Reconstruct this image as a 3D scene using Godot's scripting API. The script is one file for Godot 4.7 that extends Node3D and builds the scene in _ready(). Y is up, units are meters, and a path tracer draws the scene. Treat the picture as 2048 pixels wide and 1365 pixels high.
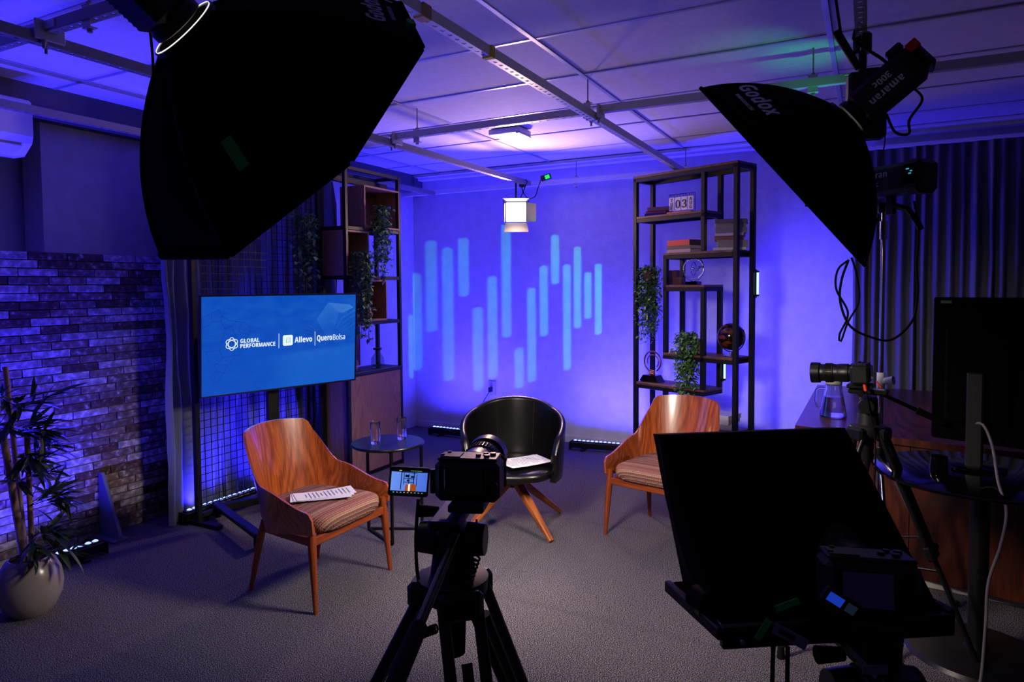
extends Node3D
# A small interview studio at night: three armchairs on a carpet, blue wash lights, two softboxes, cameras in the foreground.
# x runs along the back wall to the right, z towards the viewer, y up; the viewer stands at (0, 1.52, 0).

var M := {}
var names := {}
var rng := RandomNumberGenerator.new()

# colours and strengths of the lamps (energy: brightness of white paper at one metre)
const LED := Color(0.19, 0.15, 1.0)
const KEY_COLOR := Color(1.0, 0.93, 0.87)
const GOBO_COLOR := Color(0.28, 1.0, 0.42)
const BAR_BACK := 17.0
const BAR_MESH := 9.0
const BAR_BRICK := 16.0
const TUBE := 1.8
const KEY_L := 8.5
const KEY_R := 7.0
const BACK := 4.2
const BACK_COLOR := Color(1.0, 0.80, 0.66)
const GOBO := 9.0

func _ready() -> void:
	rng.seed = 1
	# camera: 24 mm lens at eye height, level but for a small shift downwards
	var cam := Camera3D.new()
	cam.name = "camera"
	cam.near = 0.05
	cam.far = 60.0
	cam.projection = Camera3D.PROJECTION_FRUSTUM
	cam.size = 0.05
	cam.frustum_offset = Vector2(0, -0.0327 * 0.05)
	add_child(cam)
	cam.position = Vector3(0, 1.52, 0)
	cam.rotation_degrees = Vector3(-2.686, 27.583, -0.428)
	cam.current = true
	# no daylight: a closed room, all light comes from its lamps
	var we := WorldEnvironment.new()
	we.name = "surroundings"
	var env := Environment.new()
	env.background_mode = Environment.BG_COLOR
	env.background_color = Color(0, 0, 0)
	env.tonemap_mode = Environment.TONE_MAPPER_LINEAR
	env.tonemap_exposure = 1.0
	env.sdfgi_enabled = true
	env.ssao_enabled = true
	env.ssil_enabled = true
	we.environment = env
	add_child(we)

	materials()
	room()
	rig()
	brick_screen()
	curtains()
	mesh_panel()
	television()
	left_shelf()
	right_shelf()
	furniture()
	bamboo()
	led_bars()
	softboxes()
	barn_lamp()
	projector()
	cameras()
	monitor()

class G:
	var v := PackedVector3Array()
	var n := PackedVector3Array()
	var t := PackedVector2Array()
	var c := PackedColorArray()
	var use_color := false
	var col := Color.WHITE

	func pt(p: Vector3, nn: Vector3, uv: Vector2) -> void:
		v.append(p); n.append(nn); t.append(uv)
		if use_color: c.append(col)

	func tri(a: Vector3, b: Vector3, d: Vector3, na: Vector3, nb: Vector3, nd: Vector3, ua := Vector2.ZERO, ub := Vector2.ZERO, ud := Vector2.ZERO) -> void:
		if (b - a).cross(d - a).dot(na + nb + nd) > 0.0:
			pt(a, na, ua); pt(d, nd, ud); pt(b, nb, ub)
		else:
			pt(a, na, ua); pt(b, nb, ub); pt(d, nd, ud)

	# a flat quad whose front looks along out
	func quad(a: Vector3, b: Vector3, d: Vector3, e: Vector3, out: Vector3, uvs := [Vector2(0, 0), Vector2(1, 0), Vector2(1, 1), Vector2(0, 1)]) -> void:
		var nn := (b - a).cross(d - a)
		if nn.length() < 1e-12:
			nn = (d - a).cross(e - a)
		nn = nn.normalized()
		if nn.dot(out) < 0.0: nn = -nn
		tri(a, b, d, nn, nn, nn, uvs[0], uvs[1], uvs[2])
		tri(a, d, e, nn, nn, nn, uvs[0], uvs[2], uvs[3])

	func flat(a: Vector3, b: Vector3, d: Vector3, out: Vector3) -> void:
		var nn := (b - a).cross(d - a).normalized()
		if nn.dot(out) < 0.0: nn = -nn
		tri(a, b, d, nn, nn, nn)

	# a box with chamfered edges
	func box(at: Vector3, size: Vector3, bevel := 0.0, turn := Basis()) -> G:
		var h := size * 0.5
		var b: float = minf(bevel, minf(h.x, minf(h.y, h.z)) * 0.9)
		var ax := [Vector3(1, 0, 0), Vector3(0, 1, 0), Vector3(0, 0, 1)]
		for i in 3:
			var u: Vector3 = ax[(i + 1) % 3]
			var w: Vector3 = ax[(i + 2) % 3]
			var hu: float = h.dot(u) - b
			var hw: float = h.dot(w) - b
			for s in [-1.0, 1.0]:
				var o: Vector3 = ax[i] * (h.dot(ax[i]) * s)
				quad(at + turn * (o - u * hu - w * hw), at + turn * (o + u * hu - w * hw), at + turn * (o + u * hu + w * hw), at + turn * (o - u * hu + w * hw), turn * (ax[i] * s),
					[Vector2(-hu, -hw), Vector2(hu, -hw), Vector2(hu, hw), Vector2(-hu, hw)])
		if b > 0.0:
			for i in 3:
				var e: Vector3 = ax[i]
				var u: Vector3 = ax[(i + 1) % 3]
				var w: Vector3 = ax[(i + 2) % 3]
				var le: float = h.dot(e) - b
				for su in [-1.0, 1.0]:
					for sw in [-1.0, 1.0]:
						var p: Vector3 = u * (h.dot(u) * su) + w * ((h.dot(w) - b) * sw)
						var q: Vector3 = u * ((h.dot(u) - b) * su) + w * (h.dot(w) * sw)
						quad(at + turn * (p - e * le), at + turn * (p + e * le), at + turn * (q + e * le), at + turn * (q - e * le), turn * (u * su + w * sw))
			for sx in [-1.0, 1.0]:
				for sy in [-1.0, 1.0]:
					for sz in [-1.0, 1.0]:
						var s := Vector3(sx, sy, sz)
						var i := h - Vector3(b, b, b)
						flat(at + turn * (Vector3(h.x, i.y, i.z) * s), at + turn * (Vector3(i.x, h.y, i.z) * s), at + turn * (Vector3(i.x, i.y, h.z) * s), turn * s)
		return self

	static func frame(d: Vector3) -> Basis:
		var z := d.normalized()
		var x := z.cross(Vector3.UP) if absf(z.y) < 0.95 else z.cross(Vector3.RIGHT)
		x = x.normalized()
		return Basis(x, z.cross(x), z)

	# a bar of rectangular section from a to b
	func bar(a: Vector3, b: Vector3, w: float, h: float, bevel := 0.0) -> G:
		var f := frame(b - a)
		return box((a + b) * 0.5, Vector3(w, h, (b - a).length()), bevel, f)

	func cyl(a: Vector3, b: Vector3, r1: float, r2 := -1.0, seg := 12, caps := true) -> G:
		if r2 < 0.0: r2 = r1
		var f := frame(b - a)
		var slope := (r1 - r2) / maxf((b - a).length(), 1e-6)
		for i in seg:
			var p0 := TAU * i / seg
			var p1 := TAU * (i + 1) / seg
			var d0 := f.x * cos(p0) + f.y * sin(p0)
			var d1 := f.x * cos(p1) + f.y * sin(p1)
			var n0 := (d0 + f.z * slope).normalized()
			var n1 := (d1 + f.z * slope).normalized()
			var u0 := Vector2(float(i) / seg, 0)
			var u1 := Vector2(float(i + 1) / seg, 0)
			tri(a + d0 * r1, a + d1 * r1, b + d1 * r2, n0, n1, n1, u0, u1, u1 + Vector2(0, 1))
			tri(a + d0 * r1, b + d1 * r2, b + d0 * r2, n0, n1, n0, u0, u1 + Vector2(0, 1), u0 + Vector2(0, 1))
			if caps:
				tri(a, a + d0 * r1, a + d1 * r1, -f.z, -f.z, -f.z)
				tri(b, b + d0 * r2, b + d1 * r2, f.z, f.z, f.z)
		return self

	# a round tube along points
	func tube(p: Array, r: float, seg := 8) -> G:
		var rows := []
		var f := frame(p[1] - p[0])
		for i in p.size():
			var d: Vector3 = (p[mini(i + 1, p.size() - 1)] - p[maxi(i - 1, 0)]).normalized()
			var x := (f.x - d * f.x.dot(d)).normalized()
			f = Basis(x, d.cross(x), d)
			var row := PackedVector3Array()
			for k in seg + 1:
				row.append(p[i] + (f.x * cos(TAU * k / seg) + f.y * sin(TAU * k / seg)) * r)
			rows.append(row)
		surface(rows, true, p)
		for e in [0, p.size() - 1]:
			var out: Vector3 = (p[0] - p[1]) if e == 0 else (p[-1] - p[-2])
			for k in seg:
				flat(p[e], rows[e][k], rows[e][k + 1], out)
		return self

	# a smooth surface through rows of points; core: a centre line its normals point away from
	func surface(rows: Array, closed := false, core := [], flip := false, uv_scale := Vector2.ONE) -> G:
		var nr := rows.size()
		var nc: int = rows[0].size()
		var ns := []
		for i in nr:
			var row := PackedVector3Array()
			for k in nc:
				var du: Vector3 = rows[mini(i + 1, nr - 1)][k] - rows[maxi(i - 1, 0)][k]
				var k0 := k - 1
				var k1 := k + 1
				if closed:
					k0 = k0 if k0 >= 0 else nc - 2
					k1 = k1 if k1 < nc else 1
				var dv: Vector3 = rows[i][clampi(k1, 0, nc - 1)] - rows[i][clampi(k0, 0, nc - 1)]
				var nn := du.cross(dv)
				if nn.length() < 1e-10:
					var j := 1 if i == 0 else (nr - 2 if i == nr - 1 else i)
					du = rows[mini(j + 1, nr - 1)][k] - rows[maxi(j - 1, 0)][k]
					dv = rows[j][clampi(k1, 0, nc - 1)] - rows[j][clampi(k0, 0, nc - 1)]
					nn = du.cross(dv)
				nn = nn.normalized()
				if core.size() and nn.dot(rows[i][k] - core[i]) < 0.0: nn = -nn
				row.append(-nn if flip else nn)
			ns.append(row)
		for i in nr - 1:
			for k in nc - 1:
				var a := Vector2(float(k) / (nc - 1), float(i) / (nr - 1)) * uv_scale
				var b := Vector2(float(k + 1) / (nc - 1), float(i) / (nr - 1)) * uv_scale
				var d := Vector2(float(k + 1) / (nc - 1), float(i + 1) / (nr - 1)) * uv_scale
				var e := Vector2(float(k) / (nc - 1), float(i + 1) / (nr - 1)) * uv_scale
				tri(rows[i][k], rows[i][k + 1], rows[i + 1][k + 1], ns[i][k], ns[i][k + 1], ns[i + 1][k + 1], a, b, d)
				tri(rows[i][k], rows[i + 1][k + 1], rows[i + 1][k], ns[i][k], ns[i + 1][k + 1], ns[i + 1][k], a, d, e)
		return self

	# a profile of (radius, height) turned round an axis
	func lathe(prof: Array, at := Vector3.ZERO, turn := Basis(), seg := 24) -> G:
		for j in prof.size() - 1:
			var a: Vector2 = prof[j]
			var b: Vector2 = prof[j + 1]
			if (b - a).length() < 1e-7: continue
			# smooth where the profile bends gently
			var d := (b - a).normalized()
			var nf := Vector2(d.y, -d.x)
			var na := nf
			var nb := nf
			if j > 0:
				var q: Vector2 = (a - prof[j - 1]).normalized()
				if q.dot(d) > 0.75: na = (nf + Vector2(q.y, -q.x)).normalized()
			if j < prof.size() - 2:
				var q: Vector2 = (prof[j + 2] - b).normalized()
				if q.dot(d) > 0.75: nb = (nf + Vector2(q.y, -q.x)).normalized()
			for i in seg:
				var c0 := cos(TAU * i / seg)
				var s0 := sin(TAU * i / seg)
				var c1 := cos(TAU * (i + 1) / seg)
				var s1 := sin(TAU * (i + 1) / seg)
				var p := [Vector3(a.x * c0, a.y, a.x * s0), Vector3(a.x * c1, a.y, a.x * s1), Vector3(b.x * c1, b.y, b.x * s1), Vector3(b.x * c0, b.y, b.x * s0)]
				var m := [Vector3(na.x * c0, na.y, na.x * s0), Vector3(na.x * c1, na.y, na.x * s1), Vector3(nb.x * c1, nb.y, nb.x * s1), Vector3(nb.x * c0, nb.y, nb.x * s0)]
				for k in 4:
					p[k] = at + turn * p[k]
					m[k] = turn * m[k]
				var u0 := Vector2(float(i) / seg, float(j) / prof.size())
				var u1 := Vector2(float(i + 1) / seg, float(j + 1) / prof.size())
				if a.x > 1e-7: tri(p[0], p[1], p[2], m[0], m[1], m[2], u0, Vector2(u1.x, u0.y), u1)
				if b.x > 1e-7: tri(p[0], p[2], p[3], m[0], m[2], m[3], u0, u1, Vector2(u0.x, u1.y))
		return self

	# a polygon in the xy plane of turn, thickened along its z
	func prism(poly: PackedVector2Array, depth: float, at := Vector3.ZERO, turn := Basis()) -> G:
		var ix := Geometry2D.triangulate_polygon(poly)
		var f := turn.z * (depth * 0.5)
		var q := []
		for p in poly:
			q.append(at + turn * Vector3(p.x, p.y, 0))
		for i in range(0, ix.size(), 3):
			for s in [-1.0, 1.0]:
				tri(q[ix[i]] + f * s, q[ix[i + 1]] + f * s, q[ix[i + 2]] + f * s, turn.z * s, turn.z * s, turn.z * s, poly[ix[i]], poly[ix[i + 1]], poly[ix[i + 2]])
		var area := 0.0
		for i in poly.size():
			area += poly[i].cross(poly[(i + 1) % poly.size()])
		for i in poly.size():
			var j := (i + 1) % poly.size()
			var e: Vector2 = poly[j] - poly[i]
			var o := Vector2(e.y, -e.x) * signf(area)
			quad(q[i] - f, q[j] - f, q[j] + f, q[i] + f, turn * Vector3(o.x, o.y, 0))
		return self

	func mesh() -> ArrayMesh:
		var a := []
		a.resize(Mesh.ARRAY_MAX)
		a[Mesh.ARRAY_VERTEX] = v
		a[Mesh.ARRAY_NORMAL] = n
		a[Mesh.ARRAY_TEX_UV] = t
		if use_color: a[Mesh.ARRAY_COLOR] = c
		var m := ArrayMesh.new()
		m.add_surface_from_arrays(Mesh.PRIMITIVE_TRIANGLES, a)
		return m

func g() -> G:
	return G.new()

# ---- objects
func numbered(called: String) -> String:
	names[called] = names.get(called, -1) + 1
	return called if names[called] == 0 else "%s_%03d" % [called, names[called]]

func tag(o: Node3D, label: String, category: String, group := "") -> Node3D:
	o.set_meta("label", label)
	o.set_meta("category", category)
	if group: o.set_meta("group", group)
	return o

func thing(called: String, label: String, category: String, at := Vector3.ZERO, yaw := 0.0, group := "") -> Node3D:
	var o := Node3D.new()
	o.name = numbered(called)
	add_child(o, true)
	o.position = at
	o.rotation.y = yaw
	return tag(o, label, category, group)

func part(shape, called: String, m: Material, parent: Node3D) -> MeshInstance3D:
	var o := MeshInstance3D.new()
	o.name = called
	o.mesh = shape.mesh() if shape is G else shape
	o.material_override = m
	o.cast_shadow = GeometryInstance3D.SHADOW_CASTING_SETTING_ON
	parent.add_child(o, true)
	return o

func single(shape, called: String, m: Material, label: String, category: String, group := "", at := Vector3.ZERO) -> MeshInstance3D:
	var o := part(shape, numbered(called), m, self)
	o.position = at
	tag(o, label, category, group)
	return o

func struct(shape, called: String, m: Material, parent: Node3D = self) -> MeshInstance3D:
	var o := part(shape, called, m, parent)
	if parent == self: o.set_meta("kind", "structure")
	return o

func copy(o: Node3D, called: String, label: String, at: Vector3, yaw := 0.0) -> Node3D:
	var r: Node3D = o.duplicate()
	r.name = numbered(called)
	add_child(r, true)
	r.position = at
	r.rotation.y = yaw
	r.set_meta("label", label)
	return r

func lettering(text: String, height: float, m: Material, parent: Node3D, at: Vector3, turn: Basis, bold := true, serif := false, called := "lettering", spacing := 1.0, width := 0.0) -> MeshInstance3D:
	var tm := TextMesh.new()
	var f := SystemFont.new()
	f.font_names = PackedStringArray(["Droid Serif" if serif else "Droid Sans"])
	f.font_weight = 700 if bold else 400
	tm.font = f
	tm.font_size = 64
	tm.pixel_size = 0.01
	tm.depth = 0.0012
	tm.text = text
	tm.curve_step = 2.0
	var o := part(tm, called, m, parent)
	# height: of the tallest letter; spacing over 1.2: the width it is set to, else a stretch
	var bb := tm.get_aabb()
	var k := height / maxf(bb.size.y, 1e-4)
	var kx := k * spacing
	if width > 0.0: kx = width / maxf(bb.size.x, 1e-4)
	tm.depth = 0.0012 / k
	o.transform = Transform3D(turn * Basis.from_scale(Vector3(kx, k, k)), at - turn * Vector3((bb.position.x + bb.size.x * 0.5) * kx, (bb.position.y + bb.size.y * 0.5) * k, 0.0))
	return o

# ---- lights
func spot(at: Vector3, to: Vector3, color: Color, energy: float, angle: float, soft := 0.02, blend := 1.0, parent: Node3D = self) -> SpotLight3D:
	var l := SpotLight3D.new()
	l.name = "lamp"
	parent.add_child(l, true)
	l.position = at
	var up := Vector3.UP if absf((to - at).normalized().y) < 0.98 else Vector3.RIGHT
	l.basis = Basis.looking_at(to - at, up)
	l.light_color = color; l.light_energy = energy; l.spot_angle = angle; l.spot_angle_attenuation = blend
	l.spot_range = 14.0; l.spot_attenuation = 2.0; l.light_size = soft; l.shadow_enabled = true
	return l

func omni(at: Vector3, color: Color, energy: float, soft := 0.02, parent: Node3D = self) -> OmniLight3D:
	var l := OmniLight3D.new()
	l.name = "lamp"
	parent.add_child(l, true)
	l.position = at
	l.light_color = color; l.light_energy = energy; l.omni_range = 14.0; l.omni_attenuation = 2.0; l.light_size = soft; l.shadow_enabled = true
	return l

func area(at: Vector3, dir: Vector3, size: Vector2, color: Color, energy: float, parent: Node3D = self, up := Vector3.UP) -> AreaLight3D:
	var l := AreaLight3D.new()
	l.name = "lamp"
	parent.add_child(l, true)
	l.position = at
	l.basis = Basis.looking_at(dir, up if absf(dir.normalized().dot(up)) < 0.98 else Vector3.RIGHT)
	l.area_size = size
	l.light_color = color; l.light_energy = energy; l.area_range = 14.0; l.area_attenuation = 2.0; l.shadow_enabled = true
	return l

# ---- materials
func mat(color: Color, rough := 0.6, metal := 0.0, spec := 0.5) -> StandardMaterial3D:
	var m := StandardMaterial3D.new()
	m.albedo_color = color
	m.roughness = rough
	m.metallic = metal
	m.metallic_specular = spec
	return m

func glow(color: Color, energy: float) -> StandardMaterial3D:
	var m := mat(Color(0.02, 0.02, 0.02), 0.5)
	m.emission_enabled = true
	m.emission = color
	m.emission_energy_multiplier = energy
	return m

func noise_tex(freq: float, ramp: Array, size := 512, octaves := 4, seed_ := 1, as_normal := false, bump := 4.0) -> NoiseTexture2D:
	var f := FastNoiseLite.new()
	f.seed = seed_
	f.frequency = freq
	f.fractal_octaves = octaves
	var t := NoiseTexture2D.new()
	t.width = size; t.height = size; t.seamless = true
	t.noise = f
	if as_normal:
		t.as_normal_map = true
		t.bump_strength = bump
	elif ramp.size():
		var gr := Gradient.new()
		gr.offsets = PackedFloat32Array(ramp.map(func(e): return e[0]))
		gr.colors = PackedColorArray(ramp.map(func(e): return e[1]))
		t.color_ramp = gr
	return t

func tri(m: StandardMaterial3D, scale: float, world := false) -> StandardMaterial3D:
	m.uv1_triplanar = true
	m.uv1_world_triplanar = world
	m.uv1_scale = Vector3(scale, scale, scale)
	return m

# wood: long wavy grain along v, computed pixel by pixel
func wood_tex(dark: Color, light: Color, seed_: int, rings := 9.0, size := 384) -> ImageTexture:
	var f := FastNoiseLite.new()
	f.seed = seed_; f.frequency = 0.004; f.fractal_octaves = 2
	var h := FastNoiseLite.new()
	h.seed = seed_ + 7; h.frequency = 0.05; h.fractal_octaves = 3
	var im := Image.create(size, size, false, Image.FORMAT_RGB8)
	for y in size:
		for x in size:
			# a cathedral figure: rings of a bent cone, with fine pores drawn out lengthwise
			var u := float(x) / size - 0.5
			var w := float(y) / size
			var ring := (u * u * 3.2 + 0.16 * w + 0.30 * f.get_noise_2d(x * 1.6, y * 0.35)) * rings
			var k := 0.5 + 0.5 * sin(ring * TAU)
			k = pow(k, 1.6)
			var pore := h.get_noise_2d(x * 3.0, y * 0.22)
			var q := clampf(0.58 - 0.42 * k + 0.42 * pore, 0.0, 1.0)
			im.set_pixel(x, y, dark.lerp(light, q))
	return ImageTexture.create_from_image(im)

func materials() -> void:
	M.wall = mat(Color(0.80, 0.79, 0.80), 0.85, 0.0, 0.3)
	M.wall.albedo_texture = noise_tex(0.02, [[0.0, Color(0.93, 0.93, 0.93)], [1.0, Color(1, 1, 1)]], 512, 5, 3)
	tri(M.wall, 0.7, true)
	M.wall.normal_enabled = true
	M.wall.normal_texture = noise_tex(0.06, [], 512, 4, 9, true, 1.5)
	M.wall.normal_scale = 0.25
	M.dark_wall = mat(Color(0.42, 0.42, 0.44), 0.9)
	M.carpet = mat(Color(0.60, 0.59, 0.62), 1.0, 0.0, 0.1)
	M.carpet.albedo_texture = noise_tex(0.22, [[0.25, Color(0.10, 0.10, 0.12)], [0.44, Color(0.36, 0.35, 0.37)], [0.54, Color(0.62, 0.61, 0.62)], [0.70, Color(1, 0.98, 0.96)]], 1024, 2, 21)
	tri(M.carpet, 0.85, true)
	M.carpet.normal_enabled = true
	M.carpet.normal_texture = noise_tex(0.22, [], 1024, 2, 21, true, 4.0)
	M.carpet.normal_scale = 0.35
	M.tile = mat(Color(0.83, 0.82, 0.83), 0.8, 0.0, 0.25)
	M.tile.albedo_texture = noise_tex(0.03, [[0.0, Color(0.95, 0.95, 0.95)], [1.0, Color(1, 1, 1)]], 512, 4, 5)
	tri(M.tile, 0.9, true)
	M.tee = mat(Color(0.66, 0.66, 0.68), 0.32, 0.25)
	M.trim = mat(Color(0.85, 0.85, 0.86), 0.5)
	M.steel = mat(Color(0.72, 0.71, 0.68), 0.42, 0.30)
	M.zinc = mat(Color(0.56, 0.54, 0.52), 0.48, 0.3)
	M.chrome = mat(Color(0.80, 0.80, 0.80), 0.14, 1.0)
	M.black = mat(Color(0.10, 0.10, 0.105), 0.5, 0.0, 0.4)
	M.black_gloss = mat(Color(0.02, 0.02, 0.022), 0.12)
	M.black_metal = mat(Color(0.05, 0.05, 0.052), 0.38, 0.3)
	M.black_cloth = mat(Color(0.022, 0.022, 0.024), 0.95, 0.0, 0.15)
	M.rubber = mat(Color(0.03, 0.03, 0.03), 0.8, 0.0, 0.3)
	M.frame = mat(Color(0.055, 0.05, 0.055), 0.5, 0.0, 0.4)
	M.white = mat(Color(0.86, 0.85, 0.84), 0.6)
	M.print = mat(Color(0.82, 0.80, 0.80), 0.7)
	M.paper = mat(Color(0.88, 0.88, 0.88), 0.8, 0.0, 0.3)
	M.ink = mat(Color(0.12, 0.12, 0.13), 0.8)
	M.green_tape = mat(Color(0.10, 0.80, 0.18), 0.7)
	M.yellow_tape = mat(Color(0.62, 0.62, 0.12), 0.7)
	M.red = mat(Color(0.75, 0.06, 0.07), 0.6)
	M.orange = mat(Color(0.95, 0.24, 0.08), 0.5)

	M.chair_wood = mat(Color(1, 1, 1), 0.30, 0.0, 0.5)
	M.chair_wood.albedo_texture = wood_tex(Color(0.48, 0.21, 0.075), Color(0.80, 0.42, 0.18), 4, 9.0)
	M.chair_wood.clearcoat_enabled = true
	M.chair_wood.clearcoat = 1.0
	M.chair_wood.clearcoat_roughness = 0.10
	M.leg_wood = mat(Color(1, 1, 1), 0.36)
	M.leg_wood.albedo_texture = wood_tex(Color(0.42, 0.17, 0.06), Color(0.66, 0.31, 0.12), 14, 5.0, 256)
	M.light_leg = mat(Color(1, 1, 1), 0.36)
	M.light_leg.albedo_texture = wood_tex(Color(0.48, 0.24, 0.10), Color(0.76, 0.44, 0.20), 24, 5.0, 256)
	M.veneer = mat(Color(1, 1, 1), 0.6)
	M.veneer.albedo_texture = wood_tex(Color(0.46, 0.32, 0.25), Color(0.62, 0.46, 0.37), 34, 18.0, 256)
	tri(M.veneer, 1.6)
	M.board = mat(Color(1, 1, 1), 0.5)
	M.board.albedo_texture = wood_tex(Color(0.33, 0.20, 0.14), Color(0.50, 0.33, 0.24), 44, 9.0, 256)
	tri(M.board, 1.5)
	M.desk_wood = mat(Color(1, 1, 1), 0.30)
	M.desk_wood.albedo_texture = wood_tex(Color(0.17, 0.06, 0.035), Color(0.40, 0.18, 0.09), 54, 7.0)
	tri(M.desk_wood, 1.1)

	M.leather = mat(Color(0.030, 0.028, 0.030), 0.30, 0.0, 0.5)
	M.leather.normal_enabled = true
	M.leather.normal_texture = noise_tex(0.12, [], 256, 3, 31, true, 3.0)
	M.leather.normal_scale = 0.12
	tri(M.leather, 5.0)

	M.cushion = mat(Color(1, 1, 1), 0.95, 0.0, 0.2)
	M.cushion.albedo_texture = ImageTexture.create_from_image(tweed())
	M.cushion.normal_enabled = true
	M.cushion.normal_texture = noise_tex(0.25, [], 256, 2, 41, true, 5.0)
	M.cushion.normal_scale = 0.4

	M.drape = mat(Color(0.34, 0.34, 0.37), 0.95, 0.0, 0.2)
	M.drape.rim_enabled = true
	M.drape.rim = 0.3
	M.blue_drape = mat(Color(0.40, 0.42, 0.46), 0.95, 0.0, 0.2)
	M.leaf = mat(Color(0.10, 0.22, 0.09), 0.55)
	M.leaf.vertex_color_use_as_albedo = true
	M.leaf.albedo_color = Color.WHITE
	M.leaf.backlight_enabled = true
	M.leaf.backlight = Color(0.15, 0.2, 0.1)
	M.bamboo_leaf = mat(Color(0.13, 0.20, 0.11), 0.5)
	M.stem = mat(Color(0.20, 0.22, 0.10), 0.7)
	M.cane = mat(Color(0.55, 0.44, 0.30), 0.6)
	M.ceramic = mat(Color(0.56, 0.53, 0.51), 0.22)
	M.glass = mat(Color(0.95, 0.97, 1.0, 0.06), 0.02)
	M.glass.transparency = BaseMaterial3D.TRANSPARENCY_ALPHA
	M.solid_glass = mat(Color(1, 1, 1, 0.0), 0.03)
	M.solid_glass.refraction_enabled = true
	M.solid_glass.refraction_scale = 0.05
	M.water = mat(Color(1, 1, 1, 0.0), 0.01)
	M.water.refraction_enabled = true
	M.water.refraction_scale = 0.033

# woven seat cloth: fine stripes of brick red, sand and charcoal crossed by a darker weft
func tweed() -> Image:
	var im := Image.create(512, 512, false, Image.FORMAT_RGB8)
	var r := RandomNumberGenerator.new()
	r.seed = 5
	var warp := []
	var tones := [Color(0.64, 0.38, 0.34), Color(0.70, 0.54, 0.46), Color(0.52, 0.31, 0.30), Color(0.74, 0.62, 0.53), Color(0.44, 0.36, 0.35), Color(0.66, 0.43, 0.38)]
	var k := 0
	while warp.size() < 512:
		var w := [3, 4, 5, 7][r.randi() % 4] as int
		for i in w:
			warp.append(tones[k % tones.size()])
		k += 1 + r.randi() % 3
	for y in 512:
		for x in 512:
			var c: Color = warp[x]
			var f := 1.0 if (x + y * 2) % 5 < 3 else 0.74
			if y % 16 < 2: f *= 0.8
			f *= 0.9 + 0.2 * r.randf()
			im.set_pixel(x, y, Color(c.r * f, c.g * f, c.b * f))
	return im

# ---- cloth that hangs in folds along a line from a to b
func drape(a: Vector2, b: Vector2, y0: float, y1: float, amp: float, fold: float, seed_: int, wander := 0.3, rows := 14) -> G:
	var r := RandomNumberGenerator.new()
	r.seed = seed_
	var f := FastNoiseLite.new()
	f.seed = seed_
	f.frequency = 0.9
	var dir := (b - a).normalized()
	var side := Vector2(-dir.y, dir.x)
	var l := (b - a).length()
	# fold by fold: each its own width and depth
	var widths := []
	var s := 0.0
	while s < l:
		var w := fold * r.randf_range(0.65, 1.45)
		widths.append([s, w, r.randf_range(0.55, 1.25)])
		s += w
	var ss := []
	for e in widths:
		for i in 8:
			ss.append([minf(e[0] + e[1] * i / 8.0, l), sin(TAU * i / 8.0) * e[2]])
	ss.append([l, 0.0])
	var out := []
	for j in rows + 1:
		var h := float(j) / rows
		var y := lerpf(y1, y0, h)
		var row := PackedVector3Array()
		for e in ss:
			var k: float = e[1] * amp * (0.55 + 0.45 * smoothstep(0.0, 0.35, h))
			var drift: float = f.get_noise_2d(e[0] * 3.0, h * 1.6) * wander * fold
			var along: float = clampf(e[0] + f.get_noise_2d(e[0] * 2.0 + 40.0, h * 1.4) * wander * fold * h, 0.0, l)
			var p: Vector2 = a + dir * along + side * (k + drift)
			row.append(Vector3(p.x, y, p.y))
		out.append(row)
	return g().surface(out)

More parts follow.
